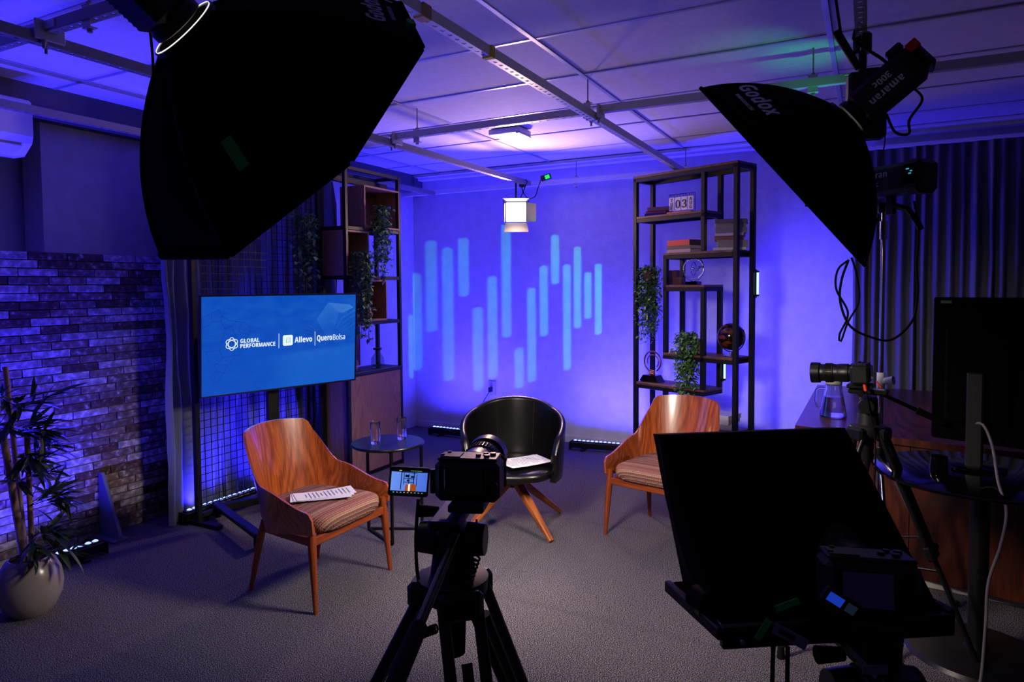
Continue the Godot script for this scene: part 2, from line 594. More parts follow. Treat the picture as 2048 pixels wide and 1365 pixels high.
func room() -> void:
	var floor_ := struct(g().box(Vector3(-0.8, -0.06, -2.2), Vector3(8.6, 0.12, 8.4)), "floor", M.carpet)
	floor_.set_meta("label", "grey speckled carpet floor")
	struct(g().box(Vector3(-0.8, 1.36, -6.18), Vector3(8.6, 2.84, 0.16)), "wall_back", M.wall)
	var wl := struct(g().box(Vector3(-4.485, 1.36, -4.25), Vector3(0.20, 2.84, 3.81)), "wall_left", M.wall)
	struct(g().box(Vector3(-4.75, 1.36, -0.2), Vector3(0.20, 2.84, 4.5)), "recess", M.wall, wl)
	struct(g().box(Vector3(3.1, 1.36, -2.2), Vector3(0.20, 2.84, 8.4)), "wall_right", M.dark_wall)
	struct(g().box(Vector3(-0.8, 1.36, 1.95), Vector3(8.6, 2.84, 0.20)), "wall_front", M.dark_wall)
	struct(g().box(Vector3(-4.325, 2.615, -4.2), Vector3(0.13, 0.19, 3.8)).box(Vector3(-4.45, 2.615, -0.25), Vector3(0.38, 0.19, 4.1)), "trim_1", mat(Color(0.30, 0.30, 0.34), 0.85))
	struct(g().box(Vector3(-0.8, 2.688, -6.02), Vector3(7.6, 0.024, 0.16), 0.004).box(Vector3(-0.8, 2.665, -6.06), Vector3(7.6, 0.03, 0.08), 0.006).box(Vector3(-0.8, 2.69, -5.945), Vector3(7.6, 0.018, 0.02), 0.003), "trim_2", M.trim)
	struct(g().box(Vector3(-2.2, 0.035, -6.093), Vector3(4.3, 0.07, 0.014), 0.004), "baseboard_back", M.wall)

	# suspended ceiling: white panels laid into a grid of flat tees
	var ceil_ := struct(g().box(Vector3(-0.8, 2.79, -2.2), Vector3(8.6, 0.14, 8.4)), "ceiling", M.tile)
	var xs := [-4.385, -3.945, -2.69, -1.435, -0.18, 1.075, 2.33, 3.0]
	var zs := []
	for i in 13: zs.append(-6.115 + 0.625 * i)
	var shared := {}
	for i in xs.size() - 1:
		for j in zs.size() - 1:
			if zs[j] > -1.4: continue
			var w: float = xs[i + 1] - xs[i] - 0.008
			var key := "%.3f" % w
			if not shared.has(key): shared[key] = g().box(Vector3.ZERO, Vector3(w, 0.012, 0.617), 0.002).mesh()
			var o := part(shared[key], "ceiling_panel", M.tile, ceil_)
			o.position = Vector3((xs[i] + xs[i + 1]) * 0.5, 2.708 + 0.0015 * sin(i * 7.0 + j * 3.0), (zs[j] + zs[j + 1]) * 0.5)
	for x in xs.slice(1, 7):
		part(g().box(Vector3(x, 2.699, -3.72), Vector3(0.026, 0.007, 4.5), 0.002), "tee_runner", M.tee, ceil_)
	for z in zs.slice(1, 8):
		for i in xs.size() - 1:
			part(g().box(Vector3((xs[i] + xs[i + 1]) * 0.5, 2.7005, z), Vector3(xs[i + 1] - xs[i] - 0.026, 0.006, 0.022), 0.002), "cross_tee", M.tee, ceil_)

# ---- slotted steel angle bars hung under the ceiling
func slotted(a: Vector3, b: Vector3, slots: bool) -> G:
	var d := (b - a).normalized()
	var l := (b - a).length()
	var side := d.cross(Vector3.UP).normalized()
	var o := g()
	var f := Basis(side, Vector3.UP, -d)
	o.box((a + b) * 0.5 + side * 0.019 + Vector3(0, 0.0, 0), Vector3(0.003, 0.042, l), 0.0, f)
	if not slots:
		o.box((a + b) * 0.5 - Vector3(0, 0.0195, 0), Vector3(0.038, 0.003, l), 0.0, f)
		return o
	var n := int(l / 0.05)
	var st := l / n
	for s in [-1.0, 1.0]:
		o.box((a + b) * 0.5 + side * (s * 0.0135) - Vector3(0, 0.0195, 0), Vector3(0.013, 0.003, l), 0.0, f)
	for i in n:
		o.box(a + d * (st * (i + 0.5)) - Vector3(0, 0.0195, 0), Vector3(0.014, 0.003, st - 0.018), 0.0, f)
	return o

func rig() -> void:
	var grp := "slotted steel bars under the ceiling"
	single(slotted(Vector3(-1.405, 2.485, 0.6), Vector3(-1.405, 2.485, -5.86), true), "slotted_bar", M.steel, "long slotted steel bar running under the ceiling from the large softbox to the shelf top", "bar", grp)
	single(slotted(Vector3(-2.84, 2.485, 0.4), Vector3(-2.84, 2.485, -5.80), true), "slotted_bar", M.zinc, "slotted steel bar whose far end carries the bright lamp with barn doors", "bar", grp)
	single(slotted(Vector3(-3.985, 2.485, 0.2), Vector3(-3.985, 2.485, -5.90), true), "slotted_bar", M.zinc, "slotted steel bar close to the left wall beside the air conditioner", "bar", grp)
	single(slotted(Vector3(-0.04, 2.485, -0.6), Vector3(-0.04, 2.485, -3.62), true), "slotted_bar", M.zinc, "slotted steel bar above the right softbox, pointing towards the viewer", "bar", grp)
	single(slotted(Vector3(-2.84, 2.527, -3.735), Vector3(-1.44, 2.527, -3.735), true), "slotted_bar", M.steel, "slotted steel cross bar in front of the white ceiling fitting", "bar", grp)
	single(slotted(Vector3(-1.38, 2.527, -3.735), Vector3(3.0, 2.527, -3.87), false), "cross_bar", M.steel, "pale steel cross bar passing behind the right softbox", "bar", grp)
	single(slotted(Vector3(-3.985, 2.527, -1.55), Vector3(-1.44, 2.527, -1.55), true), "slotted_bar", M.zinc, "slotted steel cross bar behind the large softbox lamp at the upper left", "bar", grp)
	single(slotted(Vector3(-4.37, 2.50, -5.93), Vector3(-1.42, 2.50, -5.93), false), "cross_bar", M.trim, "painted white bar running along the top of the blue back wall", "bar", grp)
	# clamps where bars cross
	var k := 0
	var said := ["steel clamp joining two slotted bars at the middle of the ceiling", "steel clamp joining bars left of the lamp with barn doors", "dark steel clamp joining bars at the upper left corner", "steel clamp beside the right softbox on the pale cross bar"]
	for at in [Vector3(-1.405, 2.5, -3.735), Vector3(-2.84, 2.5, -3.735), Vector3(-2.84, 2.5, -1.55), Vector3(-0.04, 2.5, -3.78)]:
		var c := thing("bar_clamp", said[k], "clamp", at, 0.0, "clamps at the bar crossings")
		part(g().box(Vector3(0.035, 0.012, 0.0), Vector3(0.012, 0.075, 0.11), 0.003).box(Vector3(-0.02, 0.04, 0), Vector3(0.12, 0.008, 0.07), 0.002).box(Vector3(0.075, 0.03, 0.02), Vector3(0.07, 0.03, 0.012), 0.003), "bracket", M.steel, c)
		for s in [-1.0, 1.0]:
			part(g().cyl(Vector3(0.03 * s, -0.055, 0.02 * s), Vector3(0.03 * s, 0.05, 0.02 * s), 0.006, -1.0, 8).cyl(Vector3(0.03 * s, -0.035, 0.02 * s), Vector3(0.03 * s, -0.022, 0.02 * s), 0.012, -1.0, 6), "bolt", M.zinc, c)
		k += 1
	k = 0
	said = ["thin threaded rod and steel bracket above the middle bar crossing", "thin threaded rod and bracket holding the cross bar left of the ceiling fitting", "threaded rod and pale bracket just above the right softbox", "threaded rod and bracket at the upper left above the dark cross bar", "threaded rod and small bracket above the tall open shelf", "threaded rod and small bracket on the back wall above the lamp with barn doors"]
	for e in [[Vector3(-1.435, 2.55, -3.70), 2.70], [Vector3(-2.66, 2.55, -3.76), 2.70], [Vector3(-0.262, 2.55, -3.77), 2.70], [Vector3(-2.55, 2.55, -1.55), 2.70], [Vector3(-1.40, 2.52, -5.9), 2.68], [Vector3(-2.42, 2.52, -5.94), 2.68]]:
		var c := thing("hanger_rod", said[k], "rod", e[0], 0.0, "rods that hold the bars")
		part(g().cyl(Vector3(0, 0, 0), Vector3(0, e[1] - e[0].y, 0), 0.004, -1.0, 8), "rod", M.zinc, c)
		part(g().box(Vector3(0, -0.03, 0.012), Vector3(0.045, 0.085, 0.004), 0.001).box(Vector3(0, 0.012, 0), Vector3(0.05, 0.004, 0.03), 0.001).box(Vector3(0, -0.07, 0.0), Vector3(0.05, 0.004, 0.03), 0.001), "bracket", M.steel, c)
		part(g().cyl(Vector3(0, -0.085, 0), Vector3(0, -0.075, 0), 0.011, -1.0, 6).cyl(Vector3(0, 0.014, 0), Vector3(0, 0.024, 0), 0.011, -1.0, 6), "nut", M.zinc, c)
		k += 1
	var tp := g().box(Vector3(0, 0, 0), Vector3(0.046, 0.05, 0.03), 0.002)
	single(tp, "tape_band", M.yellow_tape, "small yellow tape band wrapped round the long slotted bar", "tape", "", Vector3(-1.40, 2.483, -2.49))
	single(g().box(Vector3.ZERO, Vector3(0.046, 0.05, 0.05), 0.002), "tape_band", M.cane, "beige tape band on the slotted bar beside the large softbox", "tape", "", Vector3(-1.40, 2.483, -2.02))
	# fitting on the ceiling
	var c := thing("ceiling_fitting", "white flat ceiling fitting with a dark blue side above the lamp with barn doors", "fitting", Vector3(-2.41, 2.695, -4.60))
	part(g().box(Vector3(0, -0.02, 0), Vector3(0.26, 0.04, 0.20), 0.006), "housing", M.white, c)
	part(g().box(Vector3(0.115, -0.045, 0), Vector3(0.03, 0.012, 0.20), 0.003), "lip", M.tee, c)
	# air conditioner on the left wall
	var ac := thing("air_conditioner", "white wall air conditioner at the far left under the ceiling", "air conditioner", Vector3(-4.28, 2.41, -1.72))
	var pr := PackedVector2Array()
	for p in [[0.0, -0.15], [0.12, -0.15], [0.20, -0.09], [0.215, -0.05], [0.215, 0.11], [0.205, 0.135], [0.18, 0.15], [0.0, 0.15]]: pr.append(Vector2(p[0], p[1]))
	part(g().prism(pr, 0.84, Vector3.ZERO, Basis()), "body", M.white, ac)
	part(g().box(Vector3(0.165, -0.128, 0), Vector3(0.085, 0.012, 0.74), 0.003, Basis(Vector3(0, 0, 1), 0.6)), "louvre", M.white, ac)
	part(g().box(Vector3(0.150, -0.118, 0), Vector3(0.06, 0.006, 0.70), 0.0, Basis(Vector3(0, 0, 1), 0.64)), "outlet_slot", M.black, ac)
	part(g().box(Vector3(-0.17, 0, 0), Vector3(0.34, 0.06, 0.4)), "bracket", M.zinc, ac)

# ---- the printed brick screen on the left: every brick its own raised piece
func brick_screen() -> void:
	var s := thing("brick_screen", "brick-faced screen with pale and dark mottled bricks along the left wall", "screen", Vector3(-4.18, 0, -2.985))
	part(g().box(Vector3(-0.012, 0.868, 0.785), Vector3(0.03, 1.735, 1.57), 0.002), "backing_board", mat(Color(0.36, 0.32, 0.33), 0.9), s)
	var tones := [[Color(0.46, 0.42, 0.42), Color(0.72, 0.68, 0.68)], [Color(0.25, 0.18, 0.165), Color(0.40, 0.31, 0.29)], [Color(0.37, 0.29, 0.27), Color(0.56, 0.49, 0.48)], [Color(0.31, 0.25, 0.24), Color(0.48, 0.43, 0.43)]]
	var mats := []
	for i in 4:
		var m := mat(Color(1, 1, 1), 0.9, 0.0, 0.2)
		var d: Color = tones[i][0]
		var l: Color = tones[i][1]
		m.albedo_texture = noise_tex(0.035, [[0.2, d], [0.55, d.lerp(l, 0.45)], [0.75, l], [0.95, Color(0.72, 0.69, 0.69)]], 256, 4, 60 + i)
		mats.append(tri(m, 2.2, true))
	var full := g().box(Vector3.ZERO, Vector3(0.010, 0.0415, 0.206), 0.002).mesh()
	var r := RandomNumberGenerator.new()
	r.seed = 12
	for row in 37:
		var y := 0.0235 + row * 0.047
		var z := [0.0, 0.105, 0.052, 0.16][row % 4] as float - 0.212
		while z < 1.57:
			var z0 := maxf(z, 0.003)
			var z1 := minf(z + 0.206, 1.567)
			if z1 - z0 > 0.03:
				var o := part(full, "brick", mats[[0, 1, 2, 3, 1, 2, 0, 3][r.randi() % 8]], s)
				o.scale.z = (z1 - z0) / 0.206
				o.position = Vector3(0.008 + r.randf() * 0.002, y, (z0 + z1) * 0.5)
			z += 0.212
	# triangular plywood feet
	for z in [0.49, 1.30]:
		var tri_ := PackedVector2Array([Vector2(0, 0), Vector2(0.19, 0), Vector2(0.19, 0.03), Vector2(0.03, 0.40), Vector2(0, 0.40)])
		part(g().prism(tri_, 0.02, Vector3(0.016, 0.002, z)), "gusset_foot", M.blue_drape, s)
		part(g().box(Vector3(0.11, 0.008, z), Vector3(0.19, 0.012, 0.10), 0.002), "foot_plate", M.blue_drape, s)

func curtains() -> void:
	single(drape(Vector2(-3.90, -2.76), Vector2(-4.04, -3.30), 0.015, 2.42, 0.030, 0.085, 3, 0.5, 20), "curtain", M.blue_drape, "blue-grey curtain hanging in long folds left of the television", "curtain", "curtains behind the television")
	single(drape(Vector2(-4.03, -3.28), Vector2(-4.05, -4.45), 0.015, 2.42, 0.034, 0.10, 8, 1.1, 24), "curtain", M.blue_drape, "blue-grey curtain gathered behind the wire mesh panel", "curtain", "curtains behind the television")
	single(g().cyl(Vector3(-3.95, 2.44, -2.7), Vector3(-4.05, 2.44, -4.6), 0.012), "curtain_rod", M.black_metal, "dark rod from which the blue-grey curtains hang", "rod")
	var t := thing("dark_curtain", "long dark grey pleated curtain covering the right part of the back wall", "curtain", Vector3(0, 0, 0))
	part(drape(Vector2(-0.115, -5.97), Vector2(1.05, -5.97), 0.03, 2.545, 0.030, 0.078, 17, 0.5, 12), "left_panel", M.drape, t)
	part(drape(Vector2(1.03, -5.95), Vector2(2.95, -5.95), 0.03, 2.545, 0.030, 0.082, 27, 0.5, 10), "right_panel", M.drape, t)
	single(g().box(Vector3(1.42, 2.56, -5.97), Vector3(3.1, 0.028, 0.05), 0.004), "curtain_rail", M.trim, "pale rail along the top of the dark grey curtain", "rail")

# ---- wire mesh panel behind the television
func mesh_panel() -> void:
	var p := thing("mesh_panel", "black wire mesh panel on a square steel frame behind the television", "panel", Vector3(-3.80, 0, -2.90))
	for z in [0.0, -1.13]:
		part(g().box(Vector3(0, 1.21, z), Vector3(0.035, 2.42, 0.035), 0.003), "post", M.frame, p)
	for y in [0.06, 2.40]:
		part(g().box(Vector3(0, y, -0.565), Vector3(0.03, 0.03, 1.095), 0.003), "rail", M.frame, p)
	var w := g()
	var z := -0.06
	while z > -1.11:
		w.box(Vector3(0, 1.23, z), Vector3(0.004, 2.31, 0.004))
		z -= 0.05
	var y := 0.12
	while y < 2.39:
		w.box(Vector3(0.003, y, -0.565), Vector3(0.004, 0.004, 1.10))
		y += 0.05
	var o := part(w, "wire_mesh", M.frame, p)
	o.set_meta("kind", "stuff")
	for zz in [0.0, -1.13]:
		part(g().box(Vector3(0.02, 0.015, zz), Vector3(0.36, 0.03, 0.045), 0.004), "foot", M.frame, p)

# ---- the television on its wheeled stand
func screen_image() -> Image:
	var W := 1024
	var H := 576
	var im := Image.create(W, H, false, Image.FORMAT_RGB8)
	var f := FastNoiseLite.new()
	f.seed = 77; f.frequency = 0.006
	for y in H:
		for x in W:
			var u := float(x) / W
			var w := float(y) / H
			var c := Color(0.015, 0.30, 0.77).lerp(Color(0.11, 0.40, 0.82), clampf(0.35 + 0.45 * f.get_noise_2d(x, y * 2.0) + 0.35 * (1.0 - w) * u - 0.1, 0.0, 1.0))
			c = c.lerp(Color(0.02, 0.33, 0.80), smoothstep(0.45, 0.6, w) * 0.5)
			# table edge under the open book
			c = c.lerp(Color(0.16, 0.47, 0.88), 0.45 * smoothstep(0.60, 0.66, w + 0.10 * (u - 0.5)) * smoothstep(0.30, 0.62, u))
			im.set_pixel(x, y, c)
	# the open book: a block of pages rising from the spine, loose leaves fanning to the right
	var shapes := []
	shapes.append([[[0.800, 0.52], [0.715, 0.27], [0.795, 0.085], [0.875, 0.20], [0.845, 0.36]], 0.42])
	shapes.append([[[0.795, 0.085], [0.955, 0.115], [0.985, 0.15], [0.90, 0.21], [0.875, 0.20]], 0.55])
	shapes.append([[[0.805, 0.52], [0.845, 0.36], [0.875, 0.20], [0.965, 0.13], [0.915, 0.26], [0.85, 0.42]], 0.16])
	for k in 7:
		var a := 0.16 + 0.052 * k
		shapes.append([[[0.81, 0.51], [0.90 + 0.005 * k, a + 0.10], [1.0, a + 0.012 * (k % 3)], [1.0, a + 0.026], [0.90, a + 0.125]], 0.24 - 0.012 * k])
		shapes.append([[[0.795, 0.52], [0.70 - 0.012 * k, 0.30 + 0.03 * k], [0.66 - 0.015 * k, 0.27 + 0.035 * k], [0.70 - 0.012 * k, 0.315 + 0.03 * k]], -0.25])
	for e in shapes:
		var poly := PackedVector2Array()
		var box := Rect2(e[0][0][0] * W, e[0][0][1] * H, 0, 0)
		for p in e[0]:
			poly.append(Vector2(p[0] * W, p[1] * H))
			box = box.expand(poly[-1])
		for y in range(int(box.position.y), mini(int(box.end.y) + 1, H)):
			for x in range(int(box.position.x), mini(int(box.end.x) + 1, W)):
				if Geometry2D.is_point_in_polygon(Vector2(x, y), poly):
					var c := im.get_pixel(x, y)
					var k: float = e[1]
					var q := Vector2(x, y).distance_to(Vector2(0.81 * W, 0.51 * H)) / 300.0
					if k > 0.0: im.set_pixel(x, y, c.lerp(Color(0.42, 0.66, 0.95), k * clampf(q, 0.25, 1.0) * (1.0 + 0.18 * sin((x * 0.9 + y * 0.35) * 0.55))))
					else: im.set_pixel(x, y, c.lerp(Color(0.02, 0.22, 0.62), -k))
	# outline map with its inner borders
	var dark := Color(0.03, 0.20, 0.60)
	var coast := [[0.005, 0.20], [0.055, 0.17], [0.10, 0.13], [0.115, 0.19], [0.15, 0.24], [0.20, 0.255], [0.255, 0.28], [0.285, 0.33], [0.275, 0.40], [0.245, 0.45], [0.235, 0.53], [0.22, 0.60], [0.175, 0.655], [0.145, 0.70], [0.125, 0.78], [0.085, 0.88], [0.06, 0.84], [0.05, 0.80], [0.085, 0.75], [0.07, 0.68], [0.03, 0.63], [0.025, 0.55], [0.005, 0.53]]
	var inner := [[[0.055, 0.17], [0.06, 0.25], [0.11, 0.25], [0.115, 0.19]], [[0.005, 0.31], [0.03, 0.29], [0.06, 0.25]], [[0.11, 0.25], [0.135, 0.33], [0.12, 0.42], [0.03, 0.42], [0.005, 0.40]], [[0.135, 0.33], [0.175, 0.30], [0.20, 0.255]], [[0.175, 0.30], [0.19, 0.40], [0.17, 0.47], [0.235, 0.53]], [[0.225, 0.28], [0.215, 0.37], [0.275, 0.40]], [[0.12, 0.42], [0.10, 0.54], [0.17, 0.47]], [[0.10, 0.54], [0.12, 0.62], [0.22, 0.60]], [[0.12, 0.62], [0.085, 0.68], [0.145, 0.70]], [[0.07, 0.68], [0.085, 0.68]], [[0.085, 0.75], [0.125, 0.78]], [[0.025, 0.55], [0.10, 0.54]]]
	for line in [coast + [coast[0]]] + inner:
		for i in line.size() - 1:
			var a := Vector2(line[i][0] * W, line[i][1] * H)
			var b := Vector2(line[i + 1][0] * W, line[i + 1][1] * H)
			var n := int((b - a).length() * 1.2) + 1
			for k in n + 1:
				var q := a.lerp(b, float(k) / n) + Vector2(2.2 * sin(k * 0.31 + i), 2.2 * cos(k * 0.27 + i))
				im.fill_rect(Rect2i(int(q.x), int(q.y), 2, 2), im.get_pixel(clampi(int(q.x), 0, W - 1), clampi(int(q.y), 0, H - 1)).lerp(dark, 0.42))
	return im

func television() -> void:
	var t := thing("television", "flat television showing white sponsor logos on a bright blue picture", "television", Vector3(-3.485, 1.162, -3.356), deg_to_rad(74.0))
	t.rotation = Vector3(deg_to_rad(3.45), deg_to_rad(74.0), 0)
	var w := 1.123
	var h := 0.642
	part(g().box(Vector3(0, 0, -0.022), Vector3(w - 0.03, h - 0.03, 0.044), 0.01), "rear_housing", M.black, t)
	var b := g()
	for s in [-1.0, 1.0]:
		b.box(Vector3(0, s * (h - 0.010) * 0.5, 0.003), Vector3(w, 0.010, 0.022), 0.002)
		b.box(Vector3(s * (w - 0.008) * 0.5, 0, 0.003), Vector3(0.008, h - 0.02, 0.022), 0.002)
	part(b, "bezel", M.black, t)
	var sm := mat(Color(0.01, 0.01, 0.012), 0.25)
	sm.emission_enabled = true
	sm.emission_operator = BaseMaterial3D.EMISSION_OP_MULTIPLY
	sm.emission = Color.WHITE
	sm.emission_energy_multiplier = 0.85
	sm.emission_texture = ImageTexture.create_from_image(screen_image())
	var sw := w - 0.018
	var sh := h - 0.020
	var qq := g()
	qq.quad(Vector3(-sw / 2, sh / 2, 0.006), Vector3(sw / 2, sh / 2, 0.006), Vector3(sw / 2, -sh / 2, 0.006), Vector3(-sw / 2, -sh / 2, 0.006), Vector3(0, 0, 1))
	part(qq, "screen", sm, t)
	var wm := glow(Color(0.90, 0.97, 1.0), 1.0)
	var z := 0.0075
	var X := func(u: float) -> float: return (u - 0.5) * sw
	var Y := func(v: float) -> float: return (0.5 - v) * sh
	for e in [["GLOBAL", 0.222, 0.337, 0.462, 0.0265, true], ["PERFORMANCE", 0.222, 0.437, 0.514, 0.0265, true], ["Allevo", 0.564, 0.684, 0.487, 0.040, true], ["Quero", 0.718, 0.826, 0.492, 0.050, true], ["Bolsa", 0.833, 0.922, 0.485, 0.042, false]]:
		lettering(e[0], e[4], wm, t, Vector3(X.call((e[1] + e[2]) / 2), Y.call(e[3]), z), Basis(), e[5], false, "lettering", 1.0, (e[2] - e[1]) * sw)
	for u in [0.461, 0.704]:
		part(g().box(Vector3(X.call(u), Y.call(0.487), z), Vector3(0.003, 0.098, 0.001)), "divider", wm, t)
	# hexagon knot of loops
	var lg := g()
	var c := Vector3(X.call(0.172), Y.call(0.487), z)
	for k in 3:
		var pts := []
		for i in 33:
			var a := TAU * i / 32.0
			var p := Vector3(cos(a) * 0.041, sin(a) * 0.022, 0.0)
			pts.append(c + Basis(Vector3(0, 0, 1), PI / 6 + PI / 3 * k) * p)
		lg.tube(pts, 0.0022, 5)
	part(lg, "logo", wm, t)
	# rounded square with a folded line
	var rs := PackedVector2Array()
	for i in 24:
		var a := TAU * (i + 0.5) / 24
		rs.append(Vector2(signf(cos(a)) * 0.024 + cos(a) * 0.012, signf(sin(a)) * 0.024 + sin(a) * 0.012))
	var ac := Vector3(X.call(0.519), Y.call(0.487), z)
	part(g().prism(rs, 0.001, ac), "logo", wm, t)
	var lb := g()
	for e in [[-0.015, 0.016, 0.015, 0.016], [0.015, 0.018, 0.015, -0.018], [-0.015, 0.004, 0.006, 0.004], [-0.013, 0.004, -0.013, -0.014], [-0.013, -0.014, 0.004, -0.014], [0.004, -0.014, 0.004, -0.004]]:
		lb.bar(ac + Vector3(e[0], e[1], 0.001), ac + Vector3(e[2], e[3], 0.001), 0.0045, 0.001)
	part(lb, "logo_line", mat(Color(0.01, 0.03, 0.08), 0.6), t)
	area(Vector3(0, 0, 0.03), Vector3(0, 0, 1), Vector2(sw, sh), Color(0.16, 0.52, 1.0), 0.22, t)

	var s := thing("television_stand", "black wheeled floor stand carrying the television", "stand", Vector3(-3.545, 0, -3.345), deg_to_rad(68.0))
	part(g().box(Vector3(0.0, 0.62, -0.10), Vector3(0.08, 1.20, 0.045), 0.004), "column", M.black_metal, s)
	part(g().box(Vector3(0.0, 1.16, -0.075), Vector3(0.42, 0.30, 0.012), 0.003), "mounting_plate", M.black_metal, s)
	part(g().box(Vector3(0.05, 0.075, -0.10), Vector3(0.86, 0.05, 0.05), 0.004), "crossbar", M.black_metal, s)
	for x in [-0.37, 0.45]:
		part(g().box(Vector3(x, 0.085, 0.22), Vector3(0.055, 0.035, 0.80), 0.006), "foot", M.black_metal, s)
		for zz in [0.58, -0.14]:
			var cs := part(g().cyl(Vector3(x - 0.012, 0.028, zz), Vector3(x + 0.012, 0.028, zz), 0.028, -1.0, 14), "caster", M.rubber, s)
			part(g().box(Vector3(x, 0.054, zz), Vector3(0.034, 0.03, 0.03), 0.003), "fork", M.black_metal, cs)

# ---- trailing plants
func foliage(strands: Array, leaf: float, per_m: float, seed_: int, spread: float) -> G:
	var r := RandomNumberGenerator.new()
	r.seed = seed_
	var o := g()
	o.use_color = true
	for s in strands:
		var pts: Array = s
		for i in pts.size() - 1:
			var a: Vector3 = pts[i]
			var b: Vector3 = pts[i + 1]
			var n := maxi(1, int((b - a).length() * per_m))
			for k in n:
				var p := a.lerp(b, (k + r.randf()) / n) + Vector3(r.randfn(0, spread), r.randfn(0, spread * 0.6), r.randfn(0, spread))
				var d := Vector3(r.randf_range(-1, 1), r.randf_range(-0.9, 0.35), r.randf_range(-1, 1)).normalized()
				var side := d.cross(Vector3(r.randf_range(-0.4, 0.4), 1, r.randf_range(-0.4, 0.4))).normalized()
				var up := side.cross(d)
				var l := leaf * r.randf_range(0.7, 1.25)
				var w := l * 0.32
				var tone := r.randf()
				o.col = Color(0.05, 0.14, 0.05).lerp(Color(0.18, 0.40, 0.12), tone * tone)
				if r.randf() < 0.10: o.col = Color(0.24, 0.40, 0.14)
				var m := p + d * l * 0.45
				var tip := p + d * l - up * l * 0.12
				o.tri(p, m + side * w + up * w * 0.25, m, up - side * 0.3, up - side * 0.3, up)
				o.tri(p, m, m - side * w + up * w * 0.25, up, up, up + side * 0.3)
				o.tri(tip, m + side * w + up * w * 0.25, m, up - side * 0.3, up - side * 0.3, up)
				o.tri(tip, m, m - side * w + up * w * 0.25, up, up, up + side * 0.3)
	return o

func hanging_plant(called: String, label: String, at: Vector3, top_w: Vector2, length: float, n: int, leaf: float, per_m: float, seed_: int, pot: int, spread := 0.022, lean := Vector3.ZERO, hump := 0.03) -> void:
	var r := RandomNumberGenerator.new()
	r.seed = seed_ * 31
	var t := thing(called, label, "plant", at, 0.0, "trailing plants on the shelves")
	var strands := []
	var stems := g()
	for i in n:
		var a := TAU * r.randf()
		var rad := sqrt(r.randf())
		var p := Vector3(cos(a) * top_w.x * rad, 0.0, sin(a) * top_w.y * rad)
		var l := length * r.randf_range(0.35, 1.0) if i > 1 else length
		var pts := [Vector3(p.x * 0.25, hump * 0.5, p.z * 0.25), Vector3(p.x * 0.75, hump + 0.01 * r.randf(), p.z * 0.75), p]
		var steps := 5
		for k in steps:
			var h := float(k + 1) / steps
			pts.append(p * (1.0 - 0.25 * h) + lean * h * l + Vector3(r.randfn(0, 0.012), -l * h, r.randfn(0, 0.012)))
		strands.append(pts)
		stems.tube(pts, 0.0016, 4)
	part(stems, "stems", M.stem, t).set_meta("kind", "stuff")
	part(foliage(strands, leaf, per_m, seed_, spread), "foliage", M.leaf, t).set_meta("kind", "stuff")
	if pot == 1:
		part(g().lathe([Vector2(0, -0.09), Vector2(0.045, -0.09), Vector2(0.06, 0.01), Vector2(0.055, 0.01), Vector2(0.045, -0.02), Vector2(0, -0.02)]), "pot", mat(Color(0.42, 0.26, 0.20), 0.6), t)
	elif pot == 2:
		part(g().box(Vector3(0.07, -0.058, -0.02), Vector3(0.075, 0.118, 0.075), 0.003), "pot", mat(Color(0.16, 0.09, 0.08), 0.5), t)

